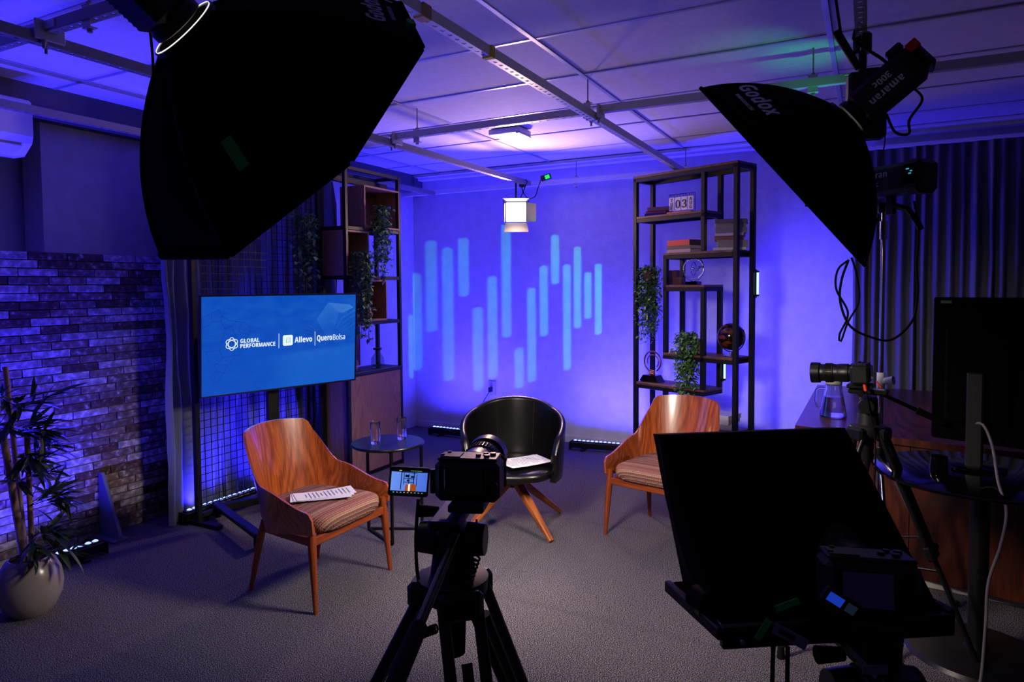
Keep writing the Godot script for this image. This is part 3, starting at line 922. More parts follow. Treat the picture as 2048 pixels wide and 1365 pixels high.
# ---- left shelf: black frame, open cubes, cabinet below
func left_shelf() -> void:
	var x0 := -3.55
	var d := 0.27
	var s := thing("cube_shelf", "black framed shelf with open wooden cubes above a pale wooden cabinet", "shelf", Vector3(x0 - d / 2, 0, -4.4075), deg_to_rad(90.0))
	# local: x runs to the right along the front (world -z), z towards the front
	var hw := 0.3475
	for sx in [-1.0, 1.0]:
		for sz in [-1.0, 1.0]:
			part(g().box(Vector3(sx * (hw - 0.015), 1.23, sz * (d / 2 - 0.015)), Vector3(0.03, 2.46, 0.03), 0.002), "post", M.frame, s)
	for y in [2.445, 1.985, 1.60, 1.235]:
		for sz in [-1.0, 1.0]:
			part(g().box(Vector3(0, y, sz * (d / 2 - 0.015)), Vector3(hw * 2 - 0.06, 0.028, 0.028), 0.002), "rail", M.frame, s)
		for sx in [-1.0, 1.0]:
			part(g().box(Vector3(sx * (hw - 0.015), y, 0), Vector3(0.028, 0.028, d - 0.06), 0.002), "rail", M.frame, s)
	part(g().box(Vector3(0, 2.375, 0), Vector3(hw * 2 - 0.03, 0.05, 0.02), 0.002), "stiffener", M.frame, s)
	# the open cubes
	for e in [[-0.125, 0.333, 2.003, 2.335], [-0.345, -0.075, 1.617, 1.968], [-0.105, 0.145, 1.25, 1.585]]:
		var w: float = e[1] - e[0]
		var h: float = e[3] - e[2]
		var c := Vector3((e[0] + e[1]) / 2, (e[2] + e[3]) / 2, 0.012)
		var bx := g()
		for k in [-1.0, 1.0]:
			bx.box(c + Vector3(k * (w - 0.015) / 2, 0, 0), Vector3(0.015, h, d - 0.02), 0.001)
			bx.box(c + Vector3(0, k * (h - 0.015) / 2, 0), Vector3(w - 0.03, 0.015, d - 0.02), 0.001)
		var o := part(bx, "open_cube", M.veneer, s)
		part(g().box(c + Vector3(0, 0, -d / 2 + 0.018), Vector3(w - 0.03, h - 0.03, 0.008)), "back_panel", M.board, o)
	for x in [-0.10, 0.02]:
		part(g().box(Vector3(x, 1.04, -0.10), Vector3(0.10, 0.34, 0.012), 0.002), "back_slat", M.board, s)
	# cabinet
	part(g().box(Vector3(0, 0.43, -0.008), Vector3(hw * 2 - 0.032, 0.79, d - 0.05), 0.002), "cabinet_body", M.veneer, s)
	part(g().box(Vector3(0.006, 0.43, d / 2 - 0.012), Vector3(hw * 2 - 0.05, 0.785, 0.018), 0.002), "cabinet_door", M.veneer, s)
	part(g().box(Vector3(0, 0.838, 0), Vector3(hw * 2, 0.026, d + 0.004), 0.002), "cabinet_top", M.frame, s)
	part(g().box(Vector3(0, 0.018, 0), Vector3(hw * 2 - 0.06, 0.03, d - 0.03), 0.002), "base_rail", M.frame, s)
	var bowl := thing("bowl", "round tan bowl with a dark rounded lid in the lowest open cube", "bowl", Vector3(-3.66, 1.265, -4.41))
	part(g().lathe([Vector2(0, 0), Vector2(0.035, 0), Vector2(0.055, 0.015), Vector2(0.062, 0.035), Vector2(0.055, 0.055), Vector2(0.05, 0.055), Vector2(0, 0.05)]), "body", mat(Color(0.50, 0.30, 0.18), 0.45), bowl)
	part(g().lathe([Vector2(0.05, 0.055), Vector2(0.04, 0.078), Vector2(0.018, 0.095), Vector2(0.016, 0.11), Vector2(0.0, 0.118)]), "lid", mat(Color(0.08, 0.05, 0.05), 0.4), bowl)
	for e in [[Vector3(-3.64, 0.852, -4.20), Color(0.55, 0.25, 0.12, 0.25), "amber glass vase with a narrow neck on the left cabinet top"], [Vector3(-3.64, 0.852, -4.53), Color(0.06, 0.30, 0.22, 0.35), "dark green glass jar with a black lid on the left cabinet top"]]:
		var v := thing("vase", e[2], "vase", e[0])
		var gm := mat(e[1], 0.05)
		gm.transparency = BaseMaterial3D.TRANSPARENCY_ALPHA
		part(g().lathe([Vector2(0, 0), Vector2(0.05, 0), Vector2(0.058, 0.02), Vector2(0.056, 0.08), Vector2(0.03, 0.115), Vector2(0.024, 0.125), Vector2(0.024, 0.15), Vector2(0.034, 0.158)]), "body", gm, v)
		if e[0].z < -4.4: part(g().cyl(Vector3(0, 0.15, 0), Vector3(0, 0.165, 0), 0.036), "lid", M.black, v)
	hanging_plant("ivy_plant", "large-leaved ivy hanging above the television's right half", Vector3(-3.72, 2.02, -3.82), Vector2(0.07, 0.12), 0.56, 14, 0.052, 62, 3, 0, 0.02)
	hanging_plant("trailing_plant", "bushy trailing plant spilling from the middle cube beside the television", Vector3(-3.50, 1.76, -4.17), Vector2(0.06, 0.085), 0.66, 15, 0.040, 110, 5, 0, 0.018)
	hanging_plant("trailing_plant", "dark trailing plant spilling from the topmost open cube", Vector3(-3.50, 2.14, -4.44), Vector2(0.06, 0.085), 0.55, 15, 0.038, 105, 6, 0, 0.018)

# ---- right shelf: tall black frame with staggered boards, turned to the room
func book(called: String, label: String, group: String, root: Transform3D, at: Vector3, size: Vector3, yaw: float, cover: Color, page := Color(0.78, 0.75, 0.70)) -> void:
	var t := thing(called, label, "book", Vector3.ZERO, 0.0, group)
	t.transform = root * Transform3D(Basis(Vector3.UP, yaw), at)
	var cm := mat(cover, 0.6)
	part(g().box(Vector3(0.004, size.y / 2, 0), Vector3(size.x - 0.012, size.y - 0.006, size.z - 0.012), 0.0), "pages", mat(page, 0.9), t)
	var o := g()
	for k in [0.0015, size.y - 0.0015]: o.box(Vector3(0, k, 0), Vector3(size.x, 0.003, size.z), 0.0005)
	part(o, "cover", cm, t)
	part(g().box(Vector3(0, size.y / 2, size.z / 2 - 0.0015), Vector3(size.x, size.y - 0.004, 0.003), 0.0008), "spine", cm, t)

func right_shelf() -> void:
	var yaw := deg_to_rad(-22.3)
	var size := 1.034
	var root := Transform3D(Basis(Vector3.UP, yaw) * Basis.from_scale(Vector3.ONE * size), Vector3(-1.259, -0.0517, -5.510))
	var s := thing("open_shelf", "tall black steel open shelf with staggered wooden boards on the right", "shelf", root.origin, yaw)
	s.transform = root
	var D := 0.25
	var W := 0.945
	var post := func(x: float, y0: float, y1: float):
		for sz in [-1.0, 1.0]:
			part(g().box(Vector3(x, (y0 + y1) / 2, sz * (D / 2 - 0.0175)), Vector3(0.035, y1 - y0, 0.035), 0.003), "post", M.frame, s)
	post.call(-W / 2 + 0.0175, 0.05, 2.385); post.call(W / 2 - 0.0175, 0.05, 2.385)
	post.call(0.185, 1.775, 2.36); post.call(0.185, 0.735, 1.495)
	post.call(-0.157, 0.995, 1.745); post.call(-0.157, 0.12, 0.71)
	for e in [[-W / 2, W / 2, 2.40], [-W / 2 + 0.035, 0.2025, 2.075], [-0.1745, W / 2 - 0.035, 1.772], [-0.1745, 0.2025, 1.523], [-0.1745, W / 2 - 0.035, 0.995], [-W / 2 + 0.035, 0.2025, 0.738], [-0.1745, W / 2 - 0.035, 0.452]]:
		var w: float = e[1] - e[0]
		var c: float = (e[0] + e[1]) / 2
		part(g().box(Vector3(c, e[2] - 0.009, 0), Vector3(w, 0.018, D), 0.002), "board", M.board, s)
		var r := g()
		for sz in [-1.0, 1.0]: r.box(Vector3(c, e[2] - 0.033, sz * (D / 2 - 0.0175)), Vector3(w, 0.03, 0.035), 0.002)
		for x in [e[0] + 0.0175, e[1] - 0.0175]: r.box(Vector3(x, e[2] - 0.033, 0), Vector3(0.035, 0.03, D - 0.07), 0.002)
		part(r, "rail", M.frame, s)
	# books lying on the boards
	var gA := "books beside the desk calendar"
	book("book", "thin blue book at the bottom of the pile beside the desk calendar", gA, root, Vector3(-0.335, 2.075, -0.01), Vector3(0.17, 0.020, 0.20), 0.5, Color(0.10, 0.16, 0.55))
	book("book", "thin pink book in the middle of the pile beside the desk calendar", gA, root, Vector3(-0.325, 2.0952, -0.01), Vector3(0.16, 0.018, 0.19), 0.45, Color(0.75, 0.35, 0.50))
	book("book", "beige book on top of the pile beside the desk calendar", gA, root, Vector3(-0.30, 2.1134, -0.01), Vector3(0.17, 0.030, 0.19), 0.4, Color(0.55, 0.44, 0.36))
	var gR := "books in the pile topped by a red book"
	book("book", "pale violet book at the bottom of the pile with the red book", gR, root, Vector3(-0.04, 1.772, 0.01), Vector3(0.24, 0.026, 0.17), -0.12, Color(0.50, 0.42, 0.55))
	book("book", "dark brown book in the middle of the pile with the red book", gR, root, Vector3(-0.045, 1.7982, 0.01), Vector3(0.235, 0.030, 0.165), -0.10, Color(0.20, 0.12, 0.11))
	book("book", "bright red book on top of the pile on the second board", gR, root, Vector3(-0.055, 1.8284, 0.01), Vector3(0.22, 0.042, 0.15), -0.08, Color(0.72, 0.04, 0.08), Color(0.30, 0.28, 0.28))
	var gS := "books in the tall pile on the right of the open shelf"
	var y := 1.772
	var k := 0
	var said := ["thin white book at the foot of the tall pile", "thick cream book second from below in the tall pile", "dusty rose book in the lower middle of the tall pile", "thin white book above the rose book in the tall pile", "pale grey book with a dark cover in the tall pile", "cream book just below the top of the tall pile", "grey covered book on top of the tall pile"]
	for e in [[0.26, 0.020, Color(0.85, 0.84, 0.82)], [0.24, 0.052, Color(0.62, 0.58, 0.54)], [0.235, 0.032, Color(0.62, 0.38, 0.36)], [0.225, 0.018, Color(0.86, 0.85, 0.84)], [0.25, 0.040, Color(0.60, 0.58, 0.57)], [0.245, 0.034, Color(0.70, 0.66, 0.62)], [0.25, 0.026, Color(0.46, 0.43, 0.42)]]:
		book("book", said[k], gS, root, Vector3(0.335 + 0.012 * sin(k * 2.3), y, -0.005 + 0.008 * cos(k * 1.9)), Vector3(e[0] - 0.03, e[1], 0.19), 0.55 + 0.10 * sin(k * 1.7), e[2])
		y += e[1] + 0.0003
		k += 1
	var gW := "white books on the lowest board"
	book("book", "thick white book at the bottom of the lowest pile behind the right chair", gW, root, Vector3(0.262, 0.452, 0.0), Vector3(0.22, 0.042, 0.19), 0.35, Color(0.80, 0.79, 0.80))
	book("book", "white book in the middle of the lowest pile behind the right chair", gW, root, Vector3(0.268, 0.4943, 0.0), Vector3(0.22, 0.036, 0.19), 0.10, Color(0.84, 0.83, 0.83))
	book("book", "white book on top of the lowest pile behind the right chair", gW, root, Vector3(0.275, 0.5306, 0.0), Vector3(0.22, 0.032, 0.19), 0.05, Color(0.86, 0.85, 0.84))
	# flip calendar
	var c := thing("desk_calendar", "white flip calendar with the figures 0 and 3 on a wire frame", "calendar", Vector3.ZERO)
	c.transform = root * Transform3D(Basis(Vector3.UP, 0.06), Vector3(-0.075, 2.0752, 0.03))
	part(g().box(Vector3(0, 0.008, 0), Vector3(0.22, 0.016, 0.07), 0.003), "base", mat(Color(0.75, 0.45, 0.42), 0.6), c)
	var wires := g()
	wires.tube([Vector3(-0.115, 0.016, -0.012), Vector3(-0.115, 0.156, -0.012), Vector3(0.115, 0.156, -0.012), Vector3(0.115, 0.016, -0.012)], 0.0025, 6)
	part(wires, "wire_frame", M.black_metal, c)
	var texts := ["T\nU\nE", "0", "3", "A\nU\nG"]
	for i in 4:
		var x := -0.084 + 0.056 * i
		var cd := part(g().box(Vector3(x, 0.080, 0.0), Vector3(0.050, 0.105, 0.003), 0.0008), "card", M.paper, c)
		if i == 1 or i == 2:
			lettering(texts[i], 0.062, M.ink, cd, Vector3(x, 0.078, 0.003), Basis(), false, true)
		else:
			var j := 0
			for ch in texts[i].split("\n"):
				lettering(ch, 0.026, M.ink, cd, Vector3(x, 0.110 - 0.031 * j, 0.003), Basis(), false)
				j += 1
		for q in [-0.012, 0.012]:
			var ring := []
			for a in 11: ring.append(Vector3(x + q, 0.144 + 0.013 * sin(a * 0.6), -0.006 + 0.010 * cos(a * 0.6)))
			part(g().tube(ring, 0.0014, 5), "ring", M.black_metal, cd)
	# two wooden blocks
	for e in [[Vector3(-0.185, 1.523, -0.03), Vector3(0.075, 0.118, 0.06), "taller brown wooden block on the third board, left of the chrome orbit ornament"], [Vector3(-0.105, 1.523, 0.01), Vector3(0.07, 0.062, 0.06), "shorter brown wooden block on the third board, left of the chrome orbit ornament"]]:
		var o := single(g().box(Vector3(0, e[1].y / 2, 0), e[1], 0.003), "wooden_block", mat(Color(0.38, 0.20, 0.17), 0.55), e[2], "block", "wooden blocks on the third board")
		o.transform = root * Transform3D(Basis(Vector3.UP, 0.2), e[0])
	# kinetic ornament of chrome rings
	var orb := thing("orbit_ornament", "chrome desk ornament of rings and small balls on a black base", "ornament", root * Vector3(0.02, 1.523, 0.0), yaw)
	part(g().box(Vector3(0, 0.014, 0), Vector3(0.11, 0.028, 0.07), 0.004), "base", M.black_gloss, orb)
	for e in [[0.098, 0.0], [0.078, 0.5], [0.055, -0.6]]:
		var pts := []
		for i in 41: pts.append(Vector3(0, 0.128, 0) + Basis(Vector3.UP, e[1]) * Vector3(cos(TAU * i / 40) * e[0], sin(TAU * i / 40) * e[0], 0))
		part(g().tube(pts, 0.003, 6), "ring", M.chrome, orb)
	part(g().cyl(Vector3(0, 0.028, 0), Vector3(0, 0.035, 0), 0.006), "stem", M.chrome, orb)
	for p in [Vector3(0, 0.128, 0), Vector3(-0.072, 0.140, 0.02), Vector3(-0.062, 0.122, 0.03), Vector3(-0.086, 0.118, 0), Vector3(0.070, 0.138, 0.02), Vector3(0.058, 0.120, 0.03), Vector3(0.085, 0.142, 0)]:
		var sp := SphereMesh.new()
		sp.radius = 0.011; sp.height = 0.022; sp.radial_segments = 16; sp.rings = 8
		part(sp, "ball", M.chrome, orb).position = p
	# globe
	var gl := thing("globe", "dark brown glossy globe on a curved bracket on the fourth board", "globe", root * Vector3(0.352, 0.9955, 0.0), yaw)
	var gm := mat(Color(1, 1, 1), 0.14)
	gm.albedo_texture = noise_tex(0.012, [[0.0, Color(0.06, 0.025, 0.02)], [0.52, Color(0.09, 0.04, 0.03)], [0.56, Color(0.34, 0.16, 0.07)], [1.0, Color(0.42, 0.22, 0.10)]], 512, 4, 90)
	var sp := SphereMesh.new()
	sp.radius = 0.104; sp.height = 0.208; sp.radial_segments = 48; sp.rings = 24
	part(sp, "ball", gm, gl).position = Vector3(0, 0.150, 0)
	var arc := []
	for i in 21:
		var a := deg_to_rad(-115.0 + 180.0 * i / 20.0 - 35.0)
		arc.append(Vector3(cos(a) * 0.116, 0.150 + sin(a) * 0.116, 0))
	part(g().tube(arc, 0.004, 6), "bracket", M.black_metal, gl)
	part(g().lathe([Vector2(0, 0), Vector2(0.055, 0), Vector2(0.052, 0.008), Vector2(0.012, 0.014), Vector2(0.010, 0.036), Vector2(0, 0.036)]), "foot", M.chrome, gl)
	# bulb trophy
	var tr := thing("bulb_ornament", "bronze light-bulb outline on a black sloped base on the fifth board", "ornament", root * Vector3(-0.36, 0.7385, 0.02), yaw)
	part(g().prism(PackedVector2Array([Vector2(-0.10, 0), Vector2(0.10, 0), Vector2(0.062, 0.055), Vector2(-0.062, 0.055)]), 0.09), "base", M.black_gloss, tr)
	var bronze := mat(Color(0.62, 0.42, 0.36), 0.3, 0.85)
	var big := []
	for i in 31:
		var a := deg_to_rad(-60.0 + 300.0 * i / 30.0)
		big.append(Vector3(0.005 + cos(a) * 0.086, 0.168 + sin(a) * 0.086, 0))
	big.append(Vector3(-0.024, 0.075, 0)); big.append(Vector3(-0.024, 0.056, 0))
	part(g().tube(big, 0.007, 8), "outer_ring", bronze, tr)
	var small := []
	for i in 21:
		var a := deg_to_rad(-45.0 + 250.0 * i / 20.0)
		small.append(Vector3(0.008 + cos(a) * 0.058, 0.168 + sin(a) * 0.058, 0))
	part(g().tube(small, 0.005, 8), "inner_ring", bronze, tr)
	for i in 3: part(g().cyl(Vector3(-0.026, 0.066 + i * 0.014, 0), Vector3(0.026, 0.062 + i * 0.014, 0), 0.005, -1.0, 8), "thread", bronze, tr)
	hanging_plant("trailing_plant", "trailing plant in a brown pot on the left post of the open shelf", root * Vector3(-0.36, 1.63, 0.06), Vector2(0.100, 0.06), 0.58, 24, 0.036, 170, 9, 1, 0.020)
	hanging_plant("trailing_plant", "trailing plant with a dark square pot on the fourth board, hanging behind the right chair", root * Vector3(0.06, 1.115, 0.11), Vector2(0.105, 0.06), 0.50, 24, 0.036, 170, 11, 2, 0.022)
	# pot hook
	single(g().box(Vector3.ZERO, Vector3(0.16, 0.012, 0.10), 0.003), "pot_ledge", M.frame, "small black ledge under the brown plant pot on the open shelf", "ledge").transform = root * Transform3D(Basis(), Vector3(-0.385, 1.532, 0.05))
	# light tubes clipped behind the posts
	for e in [[Vector3(0.480, 1.53, -0.128), 0.165, "slim glowing blue-white light tube clipped to the right rear post of the open shelf"], [Vector3(0.211, 0.865, -0.128), 0.125, "slim glowing blue-white light tube below the globe on the open shelf"]]:
		var t := thing("light_tube", e[2], "light", root * e[0], yaw, "light tubes on the open shelf")
		part(g().box(Vector3(-0.008, 0, 0.004), Vector3(0.014, e[1] + 0.05, 0.016), 0.003), "holder", M.black, t)
		for q in [-1.0, 1.0]: part(g().box(Vector3(0.002, q * (e[1] / 2 + 0.008), 0), Vector3(0.024, 0.014, 0.022), 0.003), "end_cap", M.black, t)
		part(g().cyl(Vector3(0.006, -e[1] / 2, 0), Vector3(0.006, e[1] / 2, 0), 0.008, -1.0, 12), "tube", glow(Color(0.62, 0.75, 1.0), 2.2), t)
		spot(Vector3(0.018, 0, -0.012), Vector3(0.35, 0.0, -0.8), LED, TUBE, 80.0, 0.06, 1.0, t)

# ---- plywood armchair with a woven cushion; front along +z
func ply_shell() -> G:
	var nt := 72
	var nv := 16
	var th := 0.012
	var side_l := 0.255
	var a := 0.272
	var b := 0.235
	# quarter ellipse by arc length
	var arc := [0.0]
	for i in 60:
		var p0 := PI / 2 * i / 60
		var p1 := PI / 2 * (i + 1) / 60
		arc.append(arc[-1] + Vector2(a * (sin(p1) - sin(p0)), b * (cos(p1) - cos(p0))).length())
	var total: float = arc[-1] + side_l
	var outer := []
	var inner := []
	for i in nt + 1:
		var t := -1.0 + 2.0 * i / nt
		var sg := signf(t) if t != 0.0 else 1.0
		var s := absf(t) * total
		var p: Vector2
		var nrm: Vector2
		if s < arc[-1]:
			var k := 0
			while k < 59 and arc[k + 1] < s: k += 1
			var ph: float = PI / 2 * (k + (s - arc[k]) / maxf(arc[k + 1] - arc[k], 1e-6)) / 60
			p = Vector2(a * sin(ph), -0.02 - b * cos(ph))
			nrm = Vector2(sin(ph) / a, -cos(ph) / b).normalized()
		else:
			p = Vector2(a + 0.012 * (s - arc[-1]) / side_l, -0.02 + (s - arc[-1]))
			nrm = Vector2(1, 0)
		p.x *= sg
		nrm.x *= sg
		var u := absf(t)
		# upper edge: a tall back, hollowed down into low arms
		var top: float = 0.808 - 0.022 * pow(minf(u / 0.31, 1.0), 2.0)
		if u > 0.245:
			var w := clampf((u - 0.245) / 0.055, 0.0, 1.0)
			top -= 0.040 * w * w
		if u > 0.295:
			top = lerpf(top, 0.560, pow(smoothstep(0.28, 0.50, u), 0.72))
		if u > 0.44:
			top = lerpf(top, 0.476, smoothstep(0.44, 0.97, u))
		if u > 0.955: top -= 0.035 * pow((u - 0.955) / 0.045, 2.0)
		var low: float = lerpf(0.300, 0.365, smoothstep(0.15, 1.0, u))
		if u > 0.955: low += 0.012 * pow((u - 0.955) / 0.045, 2.0)
		var back := 1.0 - smoothstep(0.25, 0.62, u)
		var ro := PackedVector3Array()
		var ri := PackedVector3Array()
		for j in nv + 1:
			var y := lerpf(low, top, float(j) / nv)
			var out := (y - 0.36) * (0.20 * back + 0.10 * (1.0 - back)) + 0.05 * back * maxf(0.0, y - 0.55)
			var q := p + nrm * out
			ro.append(Vector3(q.x, y, q.y))
			ri.append(Vector3(q.x - nrm.x * th, y, q.y - nrm.y * th))
		outer.append(ro)
		inner.append(ri)
	var o := g()
	var core := []
	for i in nt + 1: core.append(Vector3(0, 0.5, 0.05))
	o.surface(outer, false, core, false, Vector2(2.0, 0.9))
	o.surface(inner, false, core, true, Vector2(2.0, 0.9))
	for i in nt:
		o.quad(outer[i][nv], outer[i + 1][nv], inner[i + 1][nv], inner[i][nv], Vector3.UP)
		o.quad(outer[i][0], outer[i + 1][0], inner[i + 1][0], inner[i][0], Vector3.DOWN)
	for e in [0, nt]:
		for j in nv:
			o.quad(outer[e][j], outer[e][j + 1], inner[e][j + 1], inner[e][j], Vector3(0, 0, 1))
	for i in o.t.size(): o.t[i] = Vector2(o.t[i].y * 2.6, o.t[i].x * 0.45)
	return o

func pad(w: float, d: float, y0: float, y1: float, crown: float, narrow := 0.86, square := 0.42) -> G:
	# a soft cushion: superellipse outline, bulging sides, crowned top
	var o := g()
	var seg := 56
	var prof := [[0.0, y0], [0.90, y0], [0.97, y0 + 0.008], [1.0, (y0 + y1) * 0.5 - 0.004], [0.995, y1 - 0.016], [0.965, y1 - 0.003], [0.90, y1 + crown * 0.25], [0.7, y1 + crown * 0.6], [0.4, y1 + crown * 0.9], [0.0, y1 + crown]]
	var rows := []
	var core := []
	for e in prof:
		var row := PackedVector3Array()
		for i in seg + 1:
			var a := TAU * i / seg
			var c := cos(a)
			var s := sin(a)
			var x: float = signf(c) * pow(absf(c), square) * w * 0.5 * e[0]
			var z: float = signf(s) * pow(absf(s), square) * d * 0.5 * e[0]
			x *= lerpf(narrow, 1.0, clampf(z / d + 0.5, 0.0, 1.0))
			row.append(Vector3(x, e[1], z))
		rows.append(row)
		core.append(Vector3(0, (y0 + y1) / 2, 0))
	o.surface(rows, true, core)
	# lay the weave from above, the sides continue it downwards
	for i in o.v.size():
		var p := o.v[i]
		o.t[i] = Vector2(p.z * 2.2 + (y1 - p.y) * 1.6, p.x * 2.2 + (y1 - p.y) * o.n[i].x * 2.0)
	return o

func wooden_chair(called: String, label: String, at: Vector3, yaw: float) -> Node3D:
	var c := thing(called, label, "armchair", at, yaw, "plywood armchairs with woven cushions")
	part(ply_shell(), "shell", M.chair_wood, c)
	part(pad(0.50, 0.50, 0.352, 0.432, 0.022), "cushion", M.cushion, c).position = Vector3(0, 0, 0.005)
	for sx in [-1.0, 1.0]:
		var l := g()
		l.cyl(Vector3(sx * 0.262, 0.40, 0.205), Vector3(sx * 0.268, 0.30, 0.213), 0.016, 0.021)
		l.cyl(Vector3(sx * 0.268, 0.30, 0.213), Vector3(sx * 0.280, 0.0, 0.238), 0.021, 0.0105)
		part(l, "leg", M.leg_wood, c)
		var r := g()
		r.cyl(Vector3(sx * 0.205, 0.36, -0.165), Vector3(sx * 0.212, 0.28, -0.185), 0.017, 0.020)
		r.cyl(Vector3(sx * 0.212, 0.28, -0.185), Vector3(sx * 0.235, 0.0, -0.240), 0.020, 0.0105)
		part(r, "leg", M.leg_wood, c)
	var fr := g()
	fr.bar(Vector3(-0.262, 0.330, 0.210), Vector3(0.262, 0.330, 0.210), 0.022, 0.042, 0.004)
	fr.bar(Vector3(-0.205, 0.325, -0.175), Vector3(0.205, 0.325, -0.175), 0.022, 0.042, 0.004)
	for sx in [-1.0, 1.0]: fr.bar(Vector3(sx * 0.258, 0.327, 0.205), Vector3(sx * 0.205, 0.325, -0.175), 0.022, 0.042, 0.004)
	part(fr, "seat_frame", M.leg_wood, c)
	return c

# ---- black leather tub chair on a wooden swivel base
func tub_chair() -> void:
	var c := thing("tub_chair", "black leather tub chair on four angled wooden legs in the middle", "armchair", Vector3(-1.985, 0, -3.80), deg_to_rad(24.0))
	var nt := 64
	var rows := []
	var core := []
	for i in nt + 1:
		var t := -1.0 + 2.0 * i / nt
		var u := absf(t)
		var a := t * deg_to_rad(122.0)
		var p := Vector2(sin(a) * 0.300, -cos(a) * 0.285)
		if u > 0.72:
			var w := (u - 0.72) / 0.28
			p.y += 0.055 * w
		var nrm := Vector2(sin(a) / 0.30, -cos(a) / 0.285).normalized()
		var top: float = 0.778 - 0.055 * pow(u / 0.42, 2.2) if u < 0.42 else lerpf(0.723, 0.585, pow((u - 0.42) / 0.58, 1.3))
		if u > 0.90: top -= 0.075 * pow((u - 0.90) / 0.10, 2.5)
		var low := 0.335
		var th := 0.040
		var row := PackedVector3Array()
		var loop := []
		for k in 7: loop.append([-th * 0.5, lerpf(low, top - th * 0.5, k / 6.0)])
		for k in 7:
			var b := PI * (k + 1) / 8.0
			loop.append([-cos(b) * th * 0.5, top - th * 0.5 + sin(b) * th * 0.5])
		for k in 7: loop.append([th * 0.5, lerpf(top - th * 0.5, low, k / 6.0)])
		loop.append(loop[0])
		for e in loop:
			var h: float = e[1]
			var lean := 0.11 * (h - 0.42) * (1.0 - 0.5 * u)
			var q: Vector2 = p + nrm * (e[0] + lean)
			row.append(Vector3(q.x, h, q.y))
		rows.append(row)
		core.append(Vector3(p.x, (low + top) / 2, p.y))
	var sh := g().surface(rows, true, core)
	for e in [0, nt]:
		var r: PackedVector3Array = rows[e]
		var mid := Vector3.ZERO
		for q in r: mid += q / r.size()
		var out := Vector3(0, 0, 1)
		for k in r.size() - 1: sh.flat(mid + out * 0.008, r[k], r[k + 1], out)
	part(sh, "shell", M.leather, c)
	# stitched seams on the inside of the back
	for a in [-0.42, 0.42]:
		var pts := []
		for k in 9:
			var h := 0.46 + 0.036 * k
			var lean := 0.10 * (h - 0.42)
			pts.append(Vector3(sin(a) * (0.2795 + lean), h, -cos(a) * (0.2645 + lean)))
		part(g().tube(pts, 0.0022, 5), "seam", M.black, c)
	part(pad(0.53, 0.54, 0.350, 0.405, 0.028, 0.92, 0.70), "seat_cushion", M.leather, c).position = Vector3(0, 0, 0.045)
	part(g().lathe([Vector2(0, 0.30), Vector2(0.16, 0.305), Vector2(0.20, 0.318), Vector2(0.24, 0.350), Vector2(0, 0.352)]), "seat_pan", M.black, c)
	part(g().cyl(Vector3(0, 0.255, 0), Vector3(0, 0.315, 0), 0.05, -1.0, 20), "swivel_hub", M.black_metal, c)
	for k in 4:
		var a := deg_to_rad(39.0 + 90.0 * k)
		var d := Vector3(sin(a), 0, cos(a))
		var l := g()
		var top := d * 0.045 + Vector3(0, 0.285, 0)
		var foot := d * 0.385 + Vector3(0, 0.012, 0)
		var sd := Vector3(d.z, 0, -d.x)
		var rr := []
		for e in [[top, 0.030, 0.026], [top.lerp(foot, 0.35), 0.026, 0.023], [foot, 0.017, 0.012]]:
			var ax: Vector3 = (foot - top).normalized()
			var up := sd.cross(ax)
			var ring := PackedVector3Array()
			for m in 17:
				var b := TAU * m / 16
				var x: float = signf(cos(b)) * pow(absf(cos(b)), 0.5) * e[1]
				var y: float = signf(sin(b)) * pow(absf(sin(b)), 0.5) * e[2]
				ring.append(e[0] + sd * x + up * y)
			rr.append(ring)
		l.surface(rr, true, [top, top.lerp(foot, 0.35), foot])
		for m in 16: l.flat(foot, rr[2][m], rr[2][m + 1], foot - top)
		part(l, "leg", M.light_leg, c)

func sheet(called: String, label: String, at: Vector3, yaw: float, n: int, size := Vector2(0.21, 0.297), curl := 0.012, tilt := 0.0) -> void:
	var t := thing(called, label, "papers", at, yaw, "papers lying on the chairs")
	t.rotation.x = tilt
	for i in n:
		var rows := []
		for j in 9:
			var row := PackedVector3Array()
			for k in 7:
				var x := (k / 6.0 - 0.5) * size.x
				var z := (j / 8.0 - 0.5) * size.y
				row.append(Vector3(x, 0.0015 * i + curl * pow(absf(j / 8.0 - 0.5) * 2.0, 2.0) * (0.4 + 0.6 * k / 6.0), z))
			rows.append(row)
		var o := part(g().surface(rows), "sheet", M.paper, t)
		o.rotation.y = 0.09 * i
		o.position = Vector3(0.012 * i, 0, 0.010 * i)
		if i == n - 1:
			var ln := g()
			for j in 12:
				ln.box(Vector3(-0.005, 0.0016 * i + 0.002 + curl * pow(absf(0.42 - 0.065 * j) * 2.0, 2.0) * 0.72, (0.40 - 0.065 * j) * size.y), Vector3(size.x * (0.72 if j % 4 != 3 else 0.4), 0.0004, 0.0035))
			var pr := part(ln, "printed_lines", mat(Color(0.62, 0.62, 0.66), 0.9), o)
			pr.set_meta("kind", "stuff")

